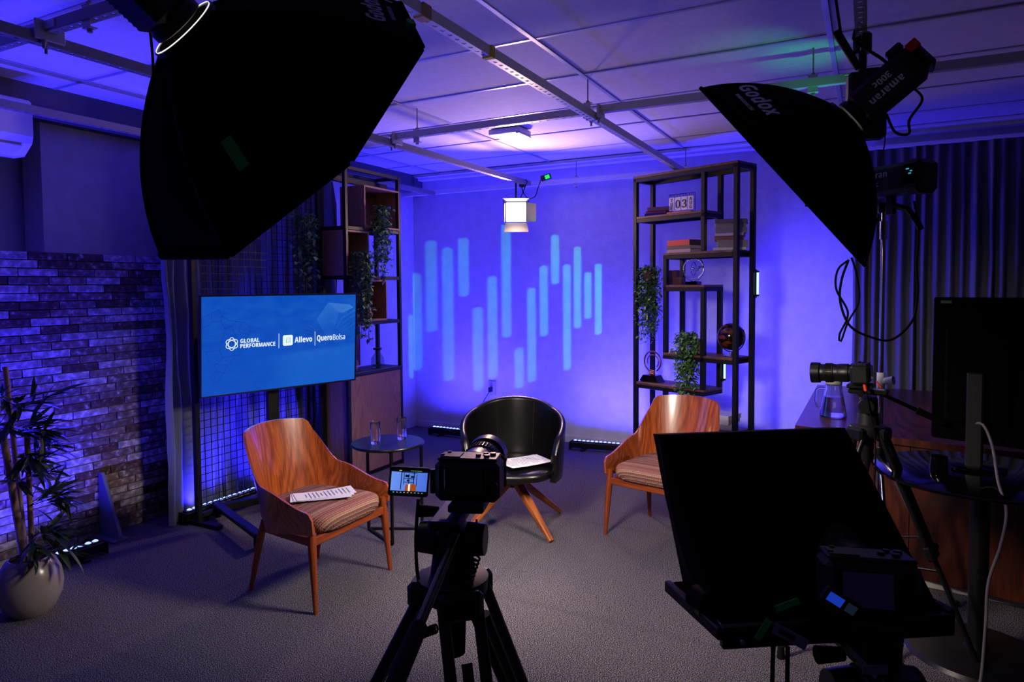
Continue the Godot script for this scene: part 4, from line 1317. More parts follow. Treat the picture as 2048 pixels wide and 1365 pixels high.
func furniture() -> void:
	wooden_chair("wooden_armchair", "left plywood armchair with brick-striped cushion and a paper on it", Vector3(-2.50, 0, -2.612), deg_to_rad(90.0))
	wooden_chair("wooden_armchair", "right plywood armchair in front of the open shelf, partly hidden by the black hood", Vector3(-1.085, 0, -4.085), deg_to_rad(-12.0))
	tub_chair()
	sheet("paper_stack", "white printed sheets lying across the left wooden armchair's cushion", Vector3(-2.455, 0.462, -2.585), deg_to_rad(135.0), 3, Vector2(0.13, 0.297), 0.006, 0.0)
	sheet("paper_stack", "white printed sheets lying on the black tub chair's seat", Vector3(-1.87, 0.442, -3.73), deg_to_rad(-35.0), 2, Vector2(0.21, 0.297), 0.004)
	# round side table
	var t := thing("side_table", "small round black side table with thin legs between the chairs", "table", Vector3(-2.60, 0, -3.32))
	part(g().lathe([Vector2(0, 0.558), Vector2(0.218, 0.558), Vector2(0.222, 0.562), Vector2(0.222, 0.571), Vector2(0.219, 0.575), Vector2(0, 0.575)], Vector3.ZERO, Basis(), 56), "tabletop", mat(Color(0.05, 0.05, 0.052), 0.3), t)
	var feet := [Vector3(0.136, 0, 0.145), Vector3(-0.162, 0, -0.003), Vector3(0.141, 0, -0.150)]
	for f in feet: part(g().box(f + Vector3(0, 0.282, 0), Vector3(0.016, 0.552, 0.016), 0.002), "leg", M.black_metal, t)
	for k in [0, 2]: part(g().bar(feet[1] + Vector3(0, 0.008, 0), feet[k] + Vector3(0, 0.008, 0), 0.016, 0.014, 0.002), "floor_bar", M.black_metal, t)
	part(g().bar(feet[0] + Vector3(0, 0.551, 0), feet[1] + Vector3(0, 0.551, 0), 0.016, 0.012, 0.002).bar(feet[2] + Vector3(0, 0.551, 0), feet[1] + Vector3(0, 0.551, 0), 0.016, 0.012, 0.002), "top_bar", M.black_metal, t)
	var said := ["left tall drinking glass on the round side table", "right tall drinking glass on the round side table"]
	var k := 0
	for p in [Vector3(-2.635, 0.5755, -3.245), Vector3(-2.565, 0.5755, -3.415)]:
		var gl := thing("drinking_glass", said[k], "glass", p, 0.0, "drinking glasses on the side table")
		part(g().lathe([Vector2(0, 0), Vector2(0.027, 0), Vector2(0.0285, 0.003), Vector2(0.031, 0.135), Vector2(0.0298, 0.136), Vector2(0.0285, 0.134), Vector2(0.0265, 0.016), Vector2(0, 0.014)], Vector3.ZERO, Basis(), 32), "tumbler", M.solid_glass, gl)
		k += 1
	# long wooden desk at the right
	var d := thing("wooden_desk", "long dark reddish wooden desk below the dark curtain on the right", "desk", Vector3(0, 0, 0))
	var top := PackedVector2Array([Vector2(-0.346, 4.0), Vector2(0.10, 3.90), Vector2(0.50, 3.80), Vector2(1.0, 3.76), Vector2(2.3, 3.76), Vector2(2.3, 5.70), Vector2(-0.336, 5.70)])
	part(g().prism(top, 0.035, Vector3(0, 0.7325, 0), Basis(Vector3(1, 0, 0), Vector3(0, 0, -1), Vector3(0, 1, 0))), "desktop", M.desk_wood, d)
	var xs := [-0.30, -0.05, 0.20, 0.45, 0.70, 0.95, 1.25, 1.6]
	for i in xs.size() - 1:
		var z0: float = -(4.02 - 0.28 * smoothstep(-0.4, 1.0, xs[i]))
		var z1: float = -(4.02 - 0.28 * smoothstep(-0.4, 1.0, xs[i + 1]))
		part(g().bar(Vector3(xs[i] + 0.001, 0.385, z0), Vector3(xs[i + 1] - 0.001, 0.385, z1), 0.02, 0.655, 0.002), "front_board", M.desk_wood, d)
	part(g().box(Vector3(-0.315, 0.385, -4.86), Vector3(0.025, 0.655, 1.64), 0.002), "side_board", M.desk_wood, d)
	part(g().bar(Vector3(-0.29, 0.03, -4.0), Vector3(1.6, 0.03, -3.75), 0.012, 0.055, 0.002), "plinth", mat(Color(0.72, 0.70, 0.66), 0.6), d)
	part(g().bar(Vector3(-0.30, 0.69, -3.995), Vector3(1.6, 0.69, -3.735), 0.018, 0.03, 0.003), "edge_strip", mat(Color(0.42, 0.17, 0.08), 0.4), d)
	# pitcher
	var p := thing("glass_pitcher", "clear glass pitcher half full of water on the wooden desk", "pitcher", Vector3(-0.172, 0.7505, -4.36))
	part(g().lathe([Vector2(0, 0), Vector2(0.068, 0), Vector2(0.073, 0.006), Vector2(0.046, 0.165), Vector2(0.044, 0.195), Vector2(0.042, 0.196), Vector2(0.0415, 0.190), Vector2(0.0435, 0.165), Vector2(0.070, 0.009), Vector2(0, 0.006)], Vector3.ZERO, Basis(), 40), "jug", M.solid_glass, p)
	part(g().lathe([Vector2(0, 0.0065), Vector2(0.0692, 0.0095), Vector2(0.0505, 0.118), Vector2(0, 0.118)], Vector3.ZERO, Basis(), 40), "water", M.water, p)
	part(g().tube([Vector3(-0.044, 0.165, 0.01), Vector3(-0.075, 0.166, 0.02), Vector3(-0.092, 0.150, 0.024), Vector3(-0.094, 0.09, 0.024), Vector3(-0.084, 0.055, 0.02), Vector3(-0.066, 0.050, 0.012)], 0.0055, 10), "handle", M.solid_glass, p)
	part(g().lathe([Vector2(0, 0.186), Vector2(0.040, 0.186), Vector2(0.046, 0.196), Vector2(0.046, 0.216), Vector2(0.044, 0.220), Vector2(0, 0.220)], Vector3.ZERO, Basis(), 32), "steel_lid", M.steel, p)
	# power outlet
	var o := thing("power_outlet", "white power outlet with a plug on the back wall behind the tub chair", "outlet", Vector3(-3.42, 0.465, -6.097))
	part(g().box(Vector3(0, 0.01, 0), Vector3(0.085, 0.15, 0.012), 0.003), "plate", mat(Color(0.70, 0.69, 0.72), 0.4), o)
	part(g().box(Vector3(-0.008, 0.0, 0.026), Vector3(0.035, 0.05, 0.045), 0.006), "plug", M.black, o)
	part(g().tube([Vector3(-0.01, -0.02, 0.05), Vector3(-0.03, -0.06, 0.06), Vector3(-0.075, -0.12, 0.05), Vector3(-0.10, -0.20, 0.04), Vector3(-0.10, -0.46, 0.05)], 0.005, 6), "cord", M.black, o)

# ---- bamboo in an egg-shaped pot
func bamboo() -> void:
	var b := thing("bamboo_plant", "potted bamboo with long dark leaves in front of the brick screen", "plant", Vector3(-3.48, 0, -1.74))
	part(g().lathe([Vector2(0, 0.0), Vector2(0.075, 0.0), Vector2(0.105, 0.03), Vector2(0.130, 0.09), Vector2(0.136, 0.14), Vector2(0.126, 0.20), Vector2(0.100, 0.252), Vector2(0.085, 0.268), Vector2(0.078, 0.266), Vector2(0.088, 0.245), Vector2(0.0, 0.243)], Vector3.ZERO, Basis(), 44), "pot", M.ceramic, b)
	part(g().lathe([Vector2(0, 0.252), Vector2(0.086, 0.2485)], Vector3.ZERO, Basis(), 24), "soil", mat(Color(0.07, 0.05, 0.04), 1.0), b)
	var r := RandomNumberGenerator.new()
	r.seed = 44
	var canes := [[Vector3(-0.01, 0.25, 0.015), Vector3(-0.145, 0.86, 0.02), 0.0165], [Vector3(0.028, 0.25, 0.0), Vector3(-0.075, 0.84, -0.05), 0.012], [Vector3(-0.045, 0.25, -0.01), Vector3(-0.22, 1.15, -0.04), 0.012]]
	for e in canes:
		var cg := g()
		var n := 6
		for i in n:
			var p0: Vector3 = e[0].lerp(e[1], float(i) / n)
			var p1: Vector3 = e[0].lerp(e[1], float(i + 1) / n)
			cg.cyl(p0, p0.lerp(p1, 0.94), e[2], e[2] * 0.97, 14)
			cg.cyl(p0.lerp(p1, 0.94), p1, e[2] * 1.12, e[2] * 1.05, 14)
		part(cg, "cane", M.cane, b)
	# one leaf: long, pointed, folded along its rib and drooping
	var lf := g()
	var rows := []
	for j in 11:
		var h := j / 10.0
		var w := 0.0125 * pow(sin(PI * pow(h, 0.75)), 0.8) if h > 0.0 and h < 1.0 else 0.0002
		var y := -0.022 * h * h
		rows.append(PackedVector3Array([Vector3(-w, y + w * 0.35, h * 0.15), Vector3(0, y, h * 0.15), Vector3(w, y + w * 0.35, h * 0.15)]))
	lf.surface(rows)
	var leaf := lf.mesh()
	var starts := [[Vector3(-0.13, 0.84, 0.03), 0.62, 0.23, 26], [Vector3(-0.12, 0.72, -0.02), 0.66, 0.20, 22], [Vector3(-0.05, 0.62, 0.0), 0.2, 0.17, 14], [Vector3(-0.02, 0.50, -0.01), 0.66, 0.20, 22], [Vector3(0.02, 0.36, 0.0), 0.60, 0.17, 18], [Vector3(-0.16, 0.95, -0.03), 0.45, 0.20, 22], [Vector3(0.03, 0.27, -0.02), 0.5, 0.14, 10]]
	for st in starts:
		var branches := 4
		for q in branches:
			var a: float = r.randf_range(-1.7, 1.5) + 0.75
			var dir := Vector3(cos(a), r.randf_range(-0.05, 0.55), -sin(a)).normalized()
			if q == 0: dir = Vector3(0.75, 0.30, -0.55).normalized()
			var from: Vector3 = st[0]
			var tip: Vector3 = from + dir * (st[2] * r.randf_range(0.7, 1.1))
			part(g().tube([from, from.lerp(tip, 0.5) + Vector3(0, 0.015, 0), tip], 0.0022, 5), "twig", M.stem, b)
			var n: int = int(st[3] * 1.9) / branches
			for i in n:
				var p := from.lerp(tip, r.randf_range(0.35, 1.0))
				var d := (dir * 0.9 + Vector3(r.randf_range(-1, 1), r.randf_range(-0.75, 0.6), r.randf_range(-1, 1))).normalized()
				var o := part(leaf, "leaf", M.bamboo_leaf, b)
				var k := r.randf_range(0.70, 1.10)
				o.transform = Transform3D(G.frame(d).rotated(d, PI + r.randf_range(-0.7, 0.7)).scaled(Vector3.ONE * k), p)

# ---- LED wash bars on the floor
func led_bar(label: String, at: Vector3, yaw: float, n: int, length: float, aim: Array, energy: float, angle: float, tilt: float, parity := 1) -> void:
	var t := thing("led_wash_bar", label, "light", at, yaw, "LED wash bars on the floor")
	# local x along the bar, +z towards the wall it washes
	part(g().box(Vector3(0, 0.050, 0), Vector3(length, 0.055, 0.062), 0.006), "housing", M.black_metal, t)
	part(g().box(Vector3(0, 0.082, 0.0), Vector3(length - 0.01, 0.010, 0.050), 0.002), "lens_rail", M.black, t)
	for s in [-1.0, 1.0]:
		part(g().box(Vector3(s * (length / 2 + 0.006), 0.042, 0), Vector3(0.012, 0.075, 0.085), 0.003), "end_bracket", M.black_metal, t)
		part(g().box(Vector3(s * (length / 2 - 0.12), 0.010, 0), Vector3(0.04, 0.020, 0.12), 0.003), "foot", M.black_metal, t)
	var lens := g().lathe([Vector2(0, 0.0085), Vector2(0.008, 0.007), Vector2(0.014, 0.003), Vector2(0.0165, 0.0)], Vector3.ZERO, Basis(), 16).mesh()
	var lm := glow(Color(0.55, 0.62, 1.0), 2.6)
	for i in n:
		part(lens, "lens", lm, t).position = Vector3((i + 0.5) * (length - 0.04) / n - (length - 0.04) / 2, 0.0875, 0)
	# each group of lenses throws a narrow beam and a faint wide one
	for i in 4:
		var x := (i + 0.5) * length / 4 - length / 2
		spot(Vector3(x, 0.105, 0.0), Vector3(x, 1.105, tilt), LED, energy * 0.17, angle, 0.05, 1.0, t)
		spot(Vector3(x + 0.06, 0.105, 0.0), Vector3(x + 0.06, 1.105, tilt), LED, energy * 0.08, minf(angle * 2.0, 84.0), 0.05, 1.0, t)

func led_bars() -> void:
	led_bar("LED wash bar on the floor at the far left corner behind the tub chair", Vector3(-3.48, 0, -5.80), deg_to_rad(180.0), 24, 1.0, [], BAR_BACK, 40.0, 0.08)
	led_bar("LED wash bar on the floor between the tub chair and the right armchair", Vector3(-1.94, 0, -5.90), deg_to_rad(180.0 + 7.0), 24, 1.0, [], BAR_BACK, 40.0, 0.08)
	led_bar("LED wash bar on the floor behind the mesh panel, lighting the curtain", Vector3(-3.89, 0, -3.36), deg_to_rad(-90.0), 24, 1.0, [], BAR_MESH, 42.0, 0.06)
	led_bar("LED wash bar on the floor in front of the brick screen beside the bamboo", Vector3(-3.89, 0, -1.83), deg_to_rad(-90.0), 24, 1.0, [], BAR_BRICK, 42.0, 0.10)

# ---- softboxes
func octabox(called: String, label: String, mouth: Vector3, n: Vector3, roll: float, ribs: int, R: float, depth: float, energy: float, color: Color, logo_panel: int, logo_h: float, logo_t := 0.72, logo_w := 0.5, spread := 40.0) -> Node3D:
	n = n.normalized()
	var A := mouth - n * depth
	var s := thing(called, label, "softbox", A, 0.0, "black softboxes hung from the bars")
	var fr := G.frame(n)
	s.basis = fr
	var rr := 0.082
	var rib := func(k: float, t: float) -> Vector3:
		var a := -(roll + TAU * k / ribs)
		var ph := t * PI / 2
		var r := lerpf(rr + (R - rr) * t, rr + (R - rr) * pow(sin(ph), 0.95), 0.42)
		var z := lerpf(depth * t, depth * (1.0 - cos(ph)), 0.42)
		return Vector3(cos(a) * r, sin(a) * r, z)
	var seg := 14
	for k in ribs:
		var rows := []
		var core := []
		for i in seg + 1:
			var t := float(i) / seg
			var p0: Vector3 = rib.call(k, t)
			var p1: Vector3 = rib.call(k + 1, t)
			var row := PackedVector3Array()
			for j in 7:
				var w := j / 6.0
				var p := p0.lerp(p1, w)
				var sag := 0.035 * sin(PI * w) * sin(PI * t)
				row.append(p * Vector3(1.0 + sag, 1.0 + sag, 1.0))
			rows.append(row)
			core.append(Vector3(0, 0, p0.z + 0.1))
		part(g().surface(rows, false, core), "fabric_panel", M.black_cloth, s)
		var pts := []
		for i in seg + 1: pts.append((rib.call(k, float(i) / seg) as Vector3) * Vector3(1.012, 1.012, 1.0))
		part(g().tube(pts, 0.0045, 5), "rib_seam", M.rubber, s)
		var v0: Vector3 = rib.call(k, 1.0)
		var v1: Vector3 = rib.call(k + 1, 1.0)
		part(g().bar(v0, v1, 0.014, 0.030, 0.003), "rim_binding", M.black_cloth, s)
	# white cloth across the mouth
	var df := g()
	var inset := Vector3(0.955, 0.955, 1.0)
	for k in ribs:
		df.flat(Vector3(0, 0, depth - 0.012), (rib.call(k, 1.0) as Vector3) * inset - Vector3(0, 0, 0.012), (rib.call(k + 1, 1.0) as Vector3) * inset - Vector3(0, 0, 0.012), Vector3(0, 0, 1))
	part(df, "diffuser", glow(color, 0.9), s)
	spot(Vector3(0, 0, depth + 0.10), Vector3(0, 0, depth + 1.0), color, energy, spread, R * 0.5, 1.0, s)
	# ring, then the maker's print on one panel
	part(g().lathe([Vector2(rr + 0.012, -0.006), Vector2(rr + 0.014, 0.016), Vector2(rr - 0.004, 0.016), Vector2(rr - 0.004, -0.006), Vector2(rr + 0.012, -0.006)], Vector3.ZERO, Basis(Vector3(1, 0, 0), PI / 2), 32), "speed_ring", M.black_metal, s)
	var p0: Vector3 = rib.call(logo_panel, logo_t)
	var p1: Vector3 = rib.call(logo_panel + 1, logo_t)
	var q0: Vector3 = rib.call(logo_panel + 0, logo_t - 0.16)
	var q1: Vector3 = rib.call(logo_panel + 1, logo_t - 0.16)
	var mid := p0.lerp(p1, logo_w)
	var up := (q0.lerp(q1, logo_w) - mid).normalized()
	var x := (p1 - p0).normalized()
	var z := x.cross(up).normalized()
	if z.dot(mid) < 0.0: z = -z
	var tb := Basis(x, up, x.cross(up))
	var lo := lettering("Godox", logo_h, M.print, s, mid * Vector3(1.03, 1.03, 1.0) + z * 0.012 + up * 0.012, tb, true, false, "maker_print")
	lo.rotation.z += 0.0
	lettering("WWW.GODOX.COM", logo_h * 0.22, M.print, s, mid * Vector3(1.03, 1.03, 1.0) + z * 0.010 - up * logo_h * 0.72, tb, false, false, "maker_print", 0.8)
	return s

# a lamp head: box body with a round front, vents, knob; front along +z, origin at the front
func lamp_head(called: String, label: String, at: Vector3, n: Vector3, length: float, texts: Array, grid := false, basis_ := Basis()) -> Node3D:
	var h := thing(called, label, "lamp", at, 0.0, "lamp heads of the set")
	h.basis = G.frame(n) if basis_ == Basis() else basis_
	part(g().box(Vector3(0, 0, -0.03 - length / 2), Vector3(0.122, 0.130, length), 0.018), "body", M.black, h)
	part(g().lathe([Vector2(0.0, -0.034), Vector2(0.060, -0.034), Vector2(0.068, -0.024), Vector2(0.068, -0.006), Vector2(0.055, -0.002)], Vector3.ZERO, Basis(Vector3(1, 0, 0), PI / 2), 32), "mount", M.black_metal, h)
	part(g().box(Vector3(0, 0, -0.03 - length - 0.012), Vector3(0.108, 0.116, 0.03), 0.012), "back_cap", M.black_gloss, h)
	var vent := g()
	for i in 9:
		for s in [-1.0, 1.0]:
			vent.box(Vector3(s * 0.0615, -0.036 + 0.009 * i, -0.05 - length * 0.82), Vector3(0.003, 0.004, length * 0.22), 0.0)
	part(vent, "vent_slats", M.rubber, h).set_meta("kind", "stuff")
	if grid:
		var hx := g()
		for i in 14:
			for j in 11:
				hx.cyl(Vector3(-0.061, -0.052 + 0.0105 * j, -0.05 - 0.0125 * i - (0.006 if j % 2 else 0.0)), Vector3(-0.0625, -0.052 + 0.0105 * j, -0.05 - 0.0125 * i - (0.006 if j % 2 else 0.0)), 0.0042, -1.0, 6)
		part(hx, "perforated_side", mat(Color(0.10, 0.075, 0.06), 0.5), h).set_meta("kind", "stuff")
	for e in texts:
		lettering(e[0], e[1], M.print, h, e[2], e[3], true, false, "maker_print")
	return h

func cable(label: String, pts: Array, r := 0.004, m: Material = null, group := "") -> void:
	var c := Curve3D.new()
	for i in pts.size():
		var a: Vector3 = pts[maxi(i - 1, 0)]
		var b: Vector3 = pts[mini(i + 1, pts.size() - 1)]
		var tg := (b - a) / 6.0
		c.add_point(pts[i], -tg, tg)
	c.bake_interval = 0.015
	var p := Array(c.get_baked_points())
	single(g().tube(p, r, 6), "cable", m if m else M.rubber, label, "cable", group)

func softboxes() -> void:
	var nl := Vector3(0.167, -0.576, -0.800).normalized()
	var A := Vector3(-1.493, 2.155, -1.140)
	var L := octabox("softbox", "huge black softbox seen from behind at the upper left, with green tape", A + nl * 0.3264, nl, -1.99776, 8, 0.475, 0.3264, KEY_L, KEY_COLOR, 3, 0.052, 0.78, 0.36)
	# tape on the fabric
	var cn := Vector3(0.317, -0.082, 0.945).normalized()
	var dx := Vector3(0.034, -0.059, -0.016).normalized()
	var tp := g()
	tp.box(Vector3(-1.269, 1.825, -1.091) + cn * 0.004, Vector3(0.078, 0.030, 0.0012), 0.0, Basis(dx, cn.cross(dx).normalized(), cn))
	single(tp, "tape_strip", M.green_tape, "bright green tape strip on the back of the huge softbox", "tape")
	var v2 := Vector3(-0.983, 2.103, -1.404)
	var v3 := Vector3(-1.195, 2.320, -1.605)
	var e := v2.lerp(v3, 0.40)
	single(g().box(Vector3.ZERO, Vector3(0.020, 0.045, 0.040), 0.001, G.frame(v3 - v2)), "tape_strip", M.green_tape, "short green tape piece folded over the huge softbox's right rim", "tape", "", e)
	var hl := lamp_head("studio_lamp", "black lamp head with perforated side behind the huge softbox", A - nl * 0.012, nl, 0.30, [["amaran", 0.021, Vector3(-0.0635, 0.03, -0.20), Basis(Vector3(0, 0, 1), Vector3(0, 1, 0), Vector3(-1, 0, 0))]], true)
	part(g().lathe([Vector2(0.089, 0.004), Vector2(0.092, 0.019)], Vector3.ZERO, Basis(Vector3(1, 0, 0), PI / 2), 36), "glowing_gap", glow(Color(1.0, 0.97, 0.95), 1.6), hl)
	part(g().box(Vector3(0, 0.0, -0.24), Vector3(0.16, 0.012, 0.03), 0.003).box(Vector3(0.085, 0.06, -0.24), Vector3(0.010, 0.14, 0.03), 0.003).box(Vector3(-0.085, 0.06, -0.24), Vector3(0.010, 0.14, 0.03), 0.003), "yoke", M.black_metal, hl)
	var hang := thing("hanging_arm", "black arm holding the huge softbox's lamp under the slotted bar", "arm", Vector3(-1.425, 2.47, -0.98))
	part(g().cyl(Vector3.ZERO, Vector3(-0.03, -0.14, 0.0), 0.014), "rod", M.black_metal, hang)
	part(g().box(Vector3(0, 0.0, 0), Vector3(0.07, 0.05, 0.06), 0.005), "clamp", M.black_metal, hang)

	var nr := Vector3(-0.771, -0.637, -0.008).normalized()
	var mr := Vector3(-0.310, 1.949, -2.917)
	octabox("softbox", "black softbox with white maker's name at the upper right, tilted to the set", mr, nr, 2.09577, 8, 0.475, 0.295, KEY_R, KEY_COLOR, 0, 0.066, 0.72, 0.60, 33.0)
	var Ar := mr - nr * 0.295
	var side := Basis(Vector3(0, 0, 1), Vector3(0, 1, 0), Vector3(-1, 0, 0))
	var hr := lamp_head("studio_lamp", "black lamp head behind the right softbox with red tag and pale lettering", Ar - nr * 0.012, nr, 0.26, [["amaran", 0.021, Vector3(-0.0630, 0.016, -0.145), side], ["300c", 0.024, Vector3(-0.0630, -0.022, -0.155), side]])
	part(g().box(Vector3(-0.056, -0.045, -0.297), Vector3(0.016, 0.035, 0.040), 0.002), "red_tag", M.red, hr)
	part(g().box(Vector3(-0.03, -0.078, -0.25), Vector3(0.04, 0.03, 0.06), 0.006), "handle", M.black_gloss, hr)
	# driver box, clamp and lever next to it
	var dv := thing("driver_box", "black power box hanging beside the right softbox's lamp", "power box", Vector3(-0.020, 2.205, -3.0), deg_to_rad(12.0))
	part(g().box(Vector3.ZERO, Vector3(0.135, 0.255, 0.07), 0.010), "case", M.black, dv)
	part(g().box(Vector3(0.01, -0.045, 0.0355), Vector3(0.085, 0.10, 0.002), 0.0005), "label_plate", M.black_gloss, dv)
	var tx := g()
	for i in 3:
		for j in 4: tx.box(Vector3(-0.018 + 0.018 * j, -0.020 - 0.022 * i, 0.0372), Vector3(0.009, 0.004, 0.0006))
	part(tx, "label_marks", mat(Color(0.25, 0.25, 0.27), 0.7), dv).set_meta("kind", "stuff")
	part(g().box(Vector3(0.02, 0.13, 0.0), Vector3(0.05, 0.02, 0.05), 0.004), "cord_socket", M.rubber, dv)
	var cl := thing("bar_grip", "black grip with lever that holds the right softbox on the overhead bar", "clamp", Vector3(-0.035, 2.425, -3.0))
	part(g().box(Vector3(0, 0.02, 0), Vector3(0.065, 0.075, 0.06), 0.01), "jaw", M.black_metal, cl)
	part(g().cyl(Vector3(0, -0.10, 0), Vector3(0, 0.0, 0), 0.016, -1.0, 14), "spigot", M.black_metal, cl)
	part(g().cyl(Vector3(-0.09, 0.065, 0.05), Vector3(-0.012, -0.085, 0.055), 0.016, 0.013, 12), "lever", M.rubber, cl)
	part(g().cyl(Vector3(0.0, 0.0, 0.02), Vector3(0.0, 0.0, 0.075), 0.017, -1.0, 12), "knob", M.black_gloss, cl)
	var grp := "loose cables"
	cable("black cable looped round the bar above the right softbox", [Vector3(-0.135, 2.66, -2.90), Vector3(-0.115, 2.52, -2.93), Vector3(-0.10, 2.44, -2.95), Vector3(-0.06, 2.40, -2.95), Vector3(-0.03, 2.46, -2.93), Vector3(-0.045, 2.50, -2.93), Vector3(-0.065, 2.45, -2.93), Vector3(-0.03, 2.41, -2.93), Vector3(0.04, 2.36, -2.97), Vector3(0.09, 2.30, -3.0)], 0.006)
	cable("black cable drooping from the back of the right softbox's lamp", [Vector3(0.135, 2.25, -2.98), Vector3(0.165, 2.20, -2.97), Vector3(0.125, 2.13, -2.97), Vector3(0.125, 2.08, -2.97), Vector3(0.08, 2.09, -2.97), Vector3(0.05, 2.16, -2.97)], 0.005)
	cable("thin red cord hanging below the right softbox's lamp", [Vector3(0.035, 2.12, -3.0), Vector3(0.047, 2.08, -3.0), Vector3(0.040, 2.02, -3.0), Vector3(0.025, 1.98, -3.0)], 0.0025, M.red)
	cable("thin black cable hanging beside the huge softbox at the upper left", [Vector3(-1.80, 2.36, -1.25), Vector3(-1.79, 2.20, -1.26), Vector3(-1.785, 2.08, -1.26), Vector3(-1.765, 1.98, -1.26), Vector3(-1.70, 1.93, -1.25)], 0.004)
	cable("black cable swinging from the right softbox's lower tip to the lamp on the stand", [Vector3(-0.075, 1.62, -3.15), Vector3(-0.10, 1.54, -3.16), Vector3(-0.105, 1.45, -3.17), Vector3(-0.07, 1.35, -3.18), Vector3(0.0, 1.30, -3.25), Vector3(0.09, 1.28, -3.35), Vector3(0.17, 1.36, -3.42), Vector3(0.19, 1.48, -3.46), Vector3(0.185, 1.60, -3.48), Vector3(0.19, 1.74, -3.49), Vector3(0.17, 1.88, -3.46)], 0.005)
	cable("short black cable loop below the right softbox's lower tip", [Vector3(-0.075, 1.62, -3.15), Vector3(-0.115, 1.58, -3.16), Vector3(-0.12, 1.50, -3.16), Vector3(-0.075, 1.40, -3.17), Vector3(-0.105, 1.31, -3.17), Vector3(-0.10, 1.28, -3.17), Vector3(-0.075, 1.36, -3.17), Vector3(-0.035, 1.45, -3.17), Vector3(-0.045, 1.56, -3.16), Vector3(-0.065, 1.63, -3.15)], 0.0045)

# ---- panel lamp with barn doors at the end of the bar
func barn_lamp() -> void:
	var at := Vector3(-2.885, 2.205, -5.62)
	var n := Vector3(0.46, -0.20, 0.86).normalized()
	var f := G.frame(n)
	var t := thing("barn_door_lamp", "bright white panel lamp with barn doors hanging in front of the blue wall", "lamp", at)
	t.basis = Basis(-f.x, -f.y, f.z) if f.y.y < 0.0 else f
	part(g().box(Vector3(0, 0, -0.055), Vector3(0.205, 0.195, 0.08), 0.010), "housing", M.black_metal, t)
	part(g().box(Vector3(0, 0, -0.008), Vector3(0.185, 0.175, 0.012), 0.003), "light_panel", glow(Color(1.0, 0.97, 0.92), 9.0), t)
	var door := mat(Color(0.45, 0.43, 0.42), 0.5)
	var mk := func(a: Vector3, b: Vector3, out: Vector3, splay: float):
		var o := g()
		var inw := (b - a).normalized()
		o.quad(a, b, b + out - inw * -splay, a + out + inw * -splay, Vector3.UP)
		var th := out.cross(inw).normalized() * 0.002
		o.quad(a + th, b + th, b + th + out - inw * -splay, a + th + out + inw * -splay, Vector3.UP)
		part(o, "barn_door", door, t)
	mk.call(Vector3(-0.10, 0.098, 0), Vector3(0.10, 0.098, 0), Vector3(0, 0.035, 0.085), 0.018)
	mk.call(Vector3(-0.10, -0.098, 0), Vector3(0.10, -0.098, 0), Vector3(0, -0.075, 0.075), 0.012)
	mk.call(Vector3(0.102, -0.09, 0), Vector3(0.102, 0.09, 0), Vector3(0.080, 0, 0.045), -0.008)
	mk.call(Vector3(-0.102, -0.09, 0), Vector3(-0.102, 0.09, 0), Vector3(-0.006, 0, 0.09), -0.008)
	for s in [-1.0, 1.0]: part(g().box(Vector3(s * 0.112, 0.03, -0.055), Vector3(0.008, 0.18, 0.03), 0.002), "yoke_arm", M.black_metal, t)
	part(g().box(Vector3(0, 0.122, -0.055), Vector3(0.232, 0.008, 0.03), 0.002), "yoke_bar", M.black_metal, t)
	part(g().cyl(Vector3(0, 0.122, -0.055), Vector3(0, 0.27, -0.10), 0.009), "stud", M.black_metal, t)
	spot(Vector3(0, 0, 0.012), Vector3(0, 0, 1), BACK_COLOR, BACK, 84.0, 0.09, 0.7, t)
	var c := thing("lamp_controller", "small black controller with a glowing green display beside the lamp with barn doors", "controller", Vector3(-2.60, 2.505, -5.66), deg_to_rad(28.0))
	c.rotation.z = 0.30
	part(g().box(Vector3.ZERO, Vector3(0.095, 0.052, 0.024), 0.006), "case", M.black, c)
	part(g().box(Vector3(0.012, 0, 0.0125), Vector3(0.042, 0.034, 0.001)), "display", glow(Color(0.10, 0.95, 0.35), 1.0), c)
	cable("black cord between the lamp with barn doors and its controller", [Vector3(-2.87, 2.34, -5.68), Vector3(-2.83, 2.42, -5.68), Vector3(-2.80, 2.49, -5.68), Vector3(-2.84, 2.50, -5.68), Vector3(-2.85, 2.42, -5.68), Vector3(-2.80, 2.34, -5.68), Vector3(-2.72, 2.34, -5.67), Vector3(-2.68, 2.43, -5.67), Vector3(-2.65, 2.49, -5.66)], 0.004)
	single(g().box(Vector3(0, 0, 0), Vector3(0.05, 0.07, 0.05), 0.006), "bar_grip", M.black_metal, "small dark clamp fixing the lamp with barn doors to the bar end", "clamp", "", Vector3(-2.86, 2.475, -5.70))

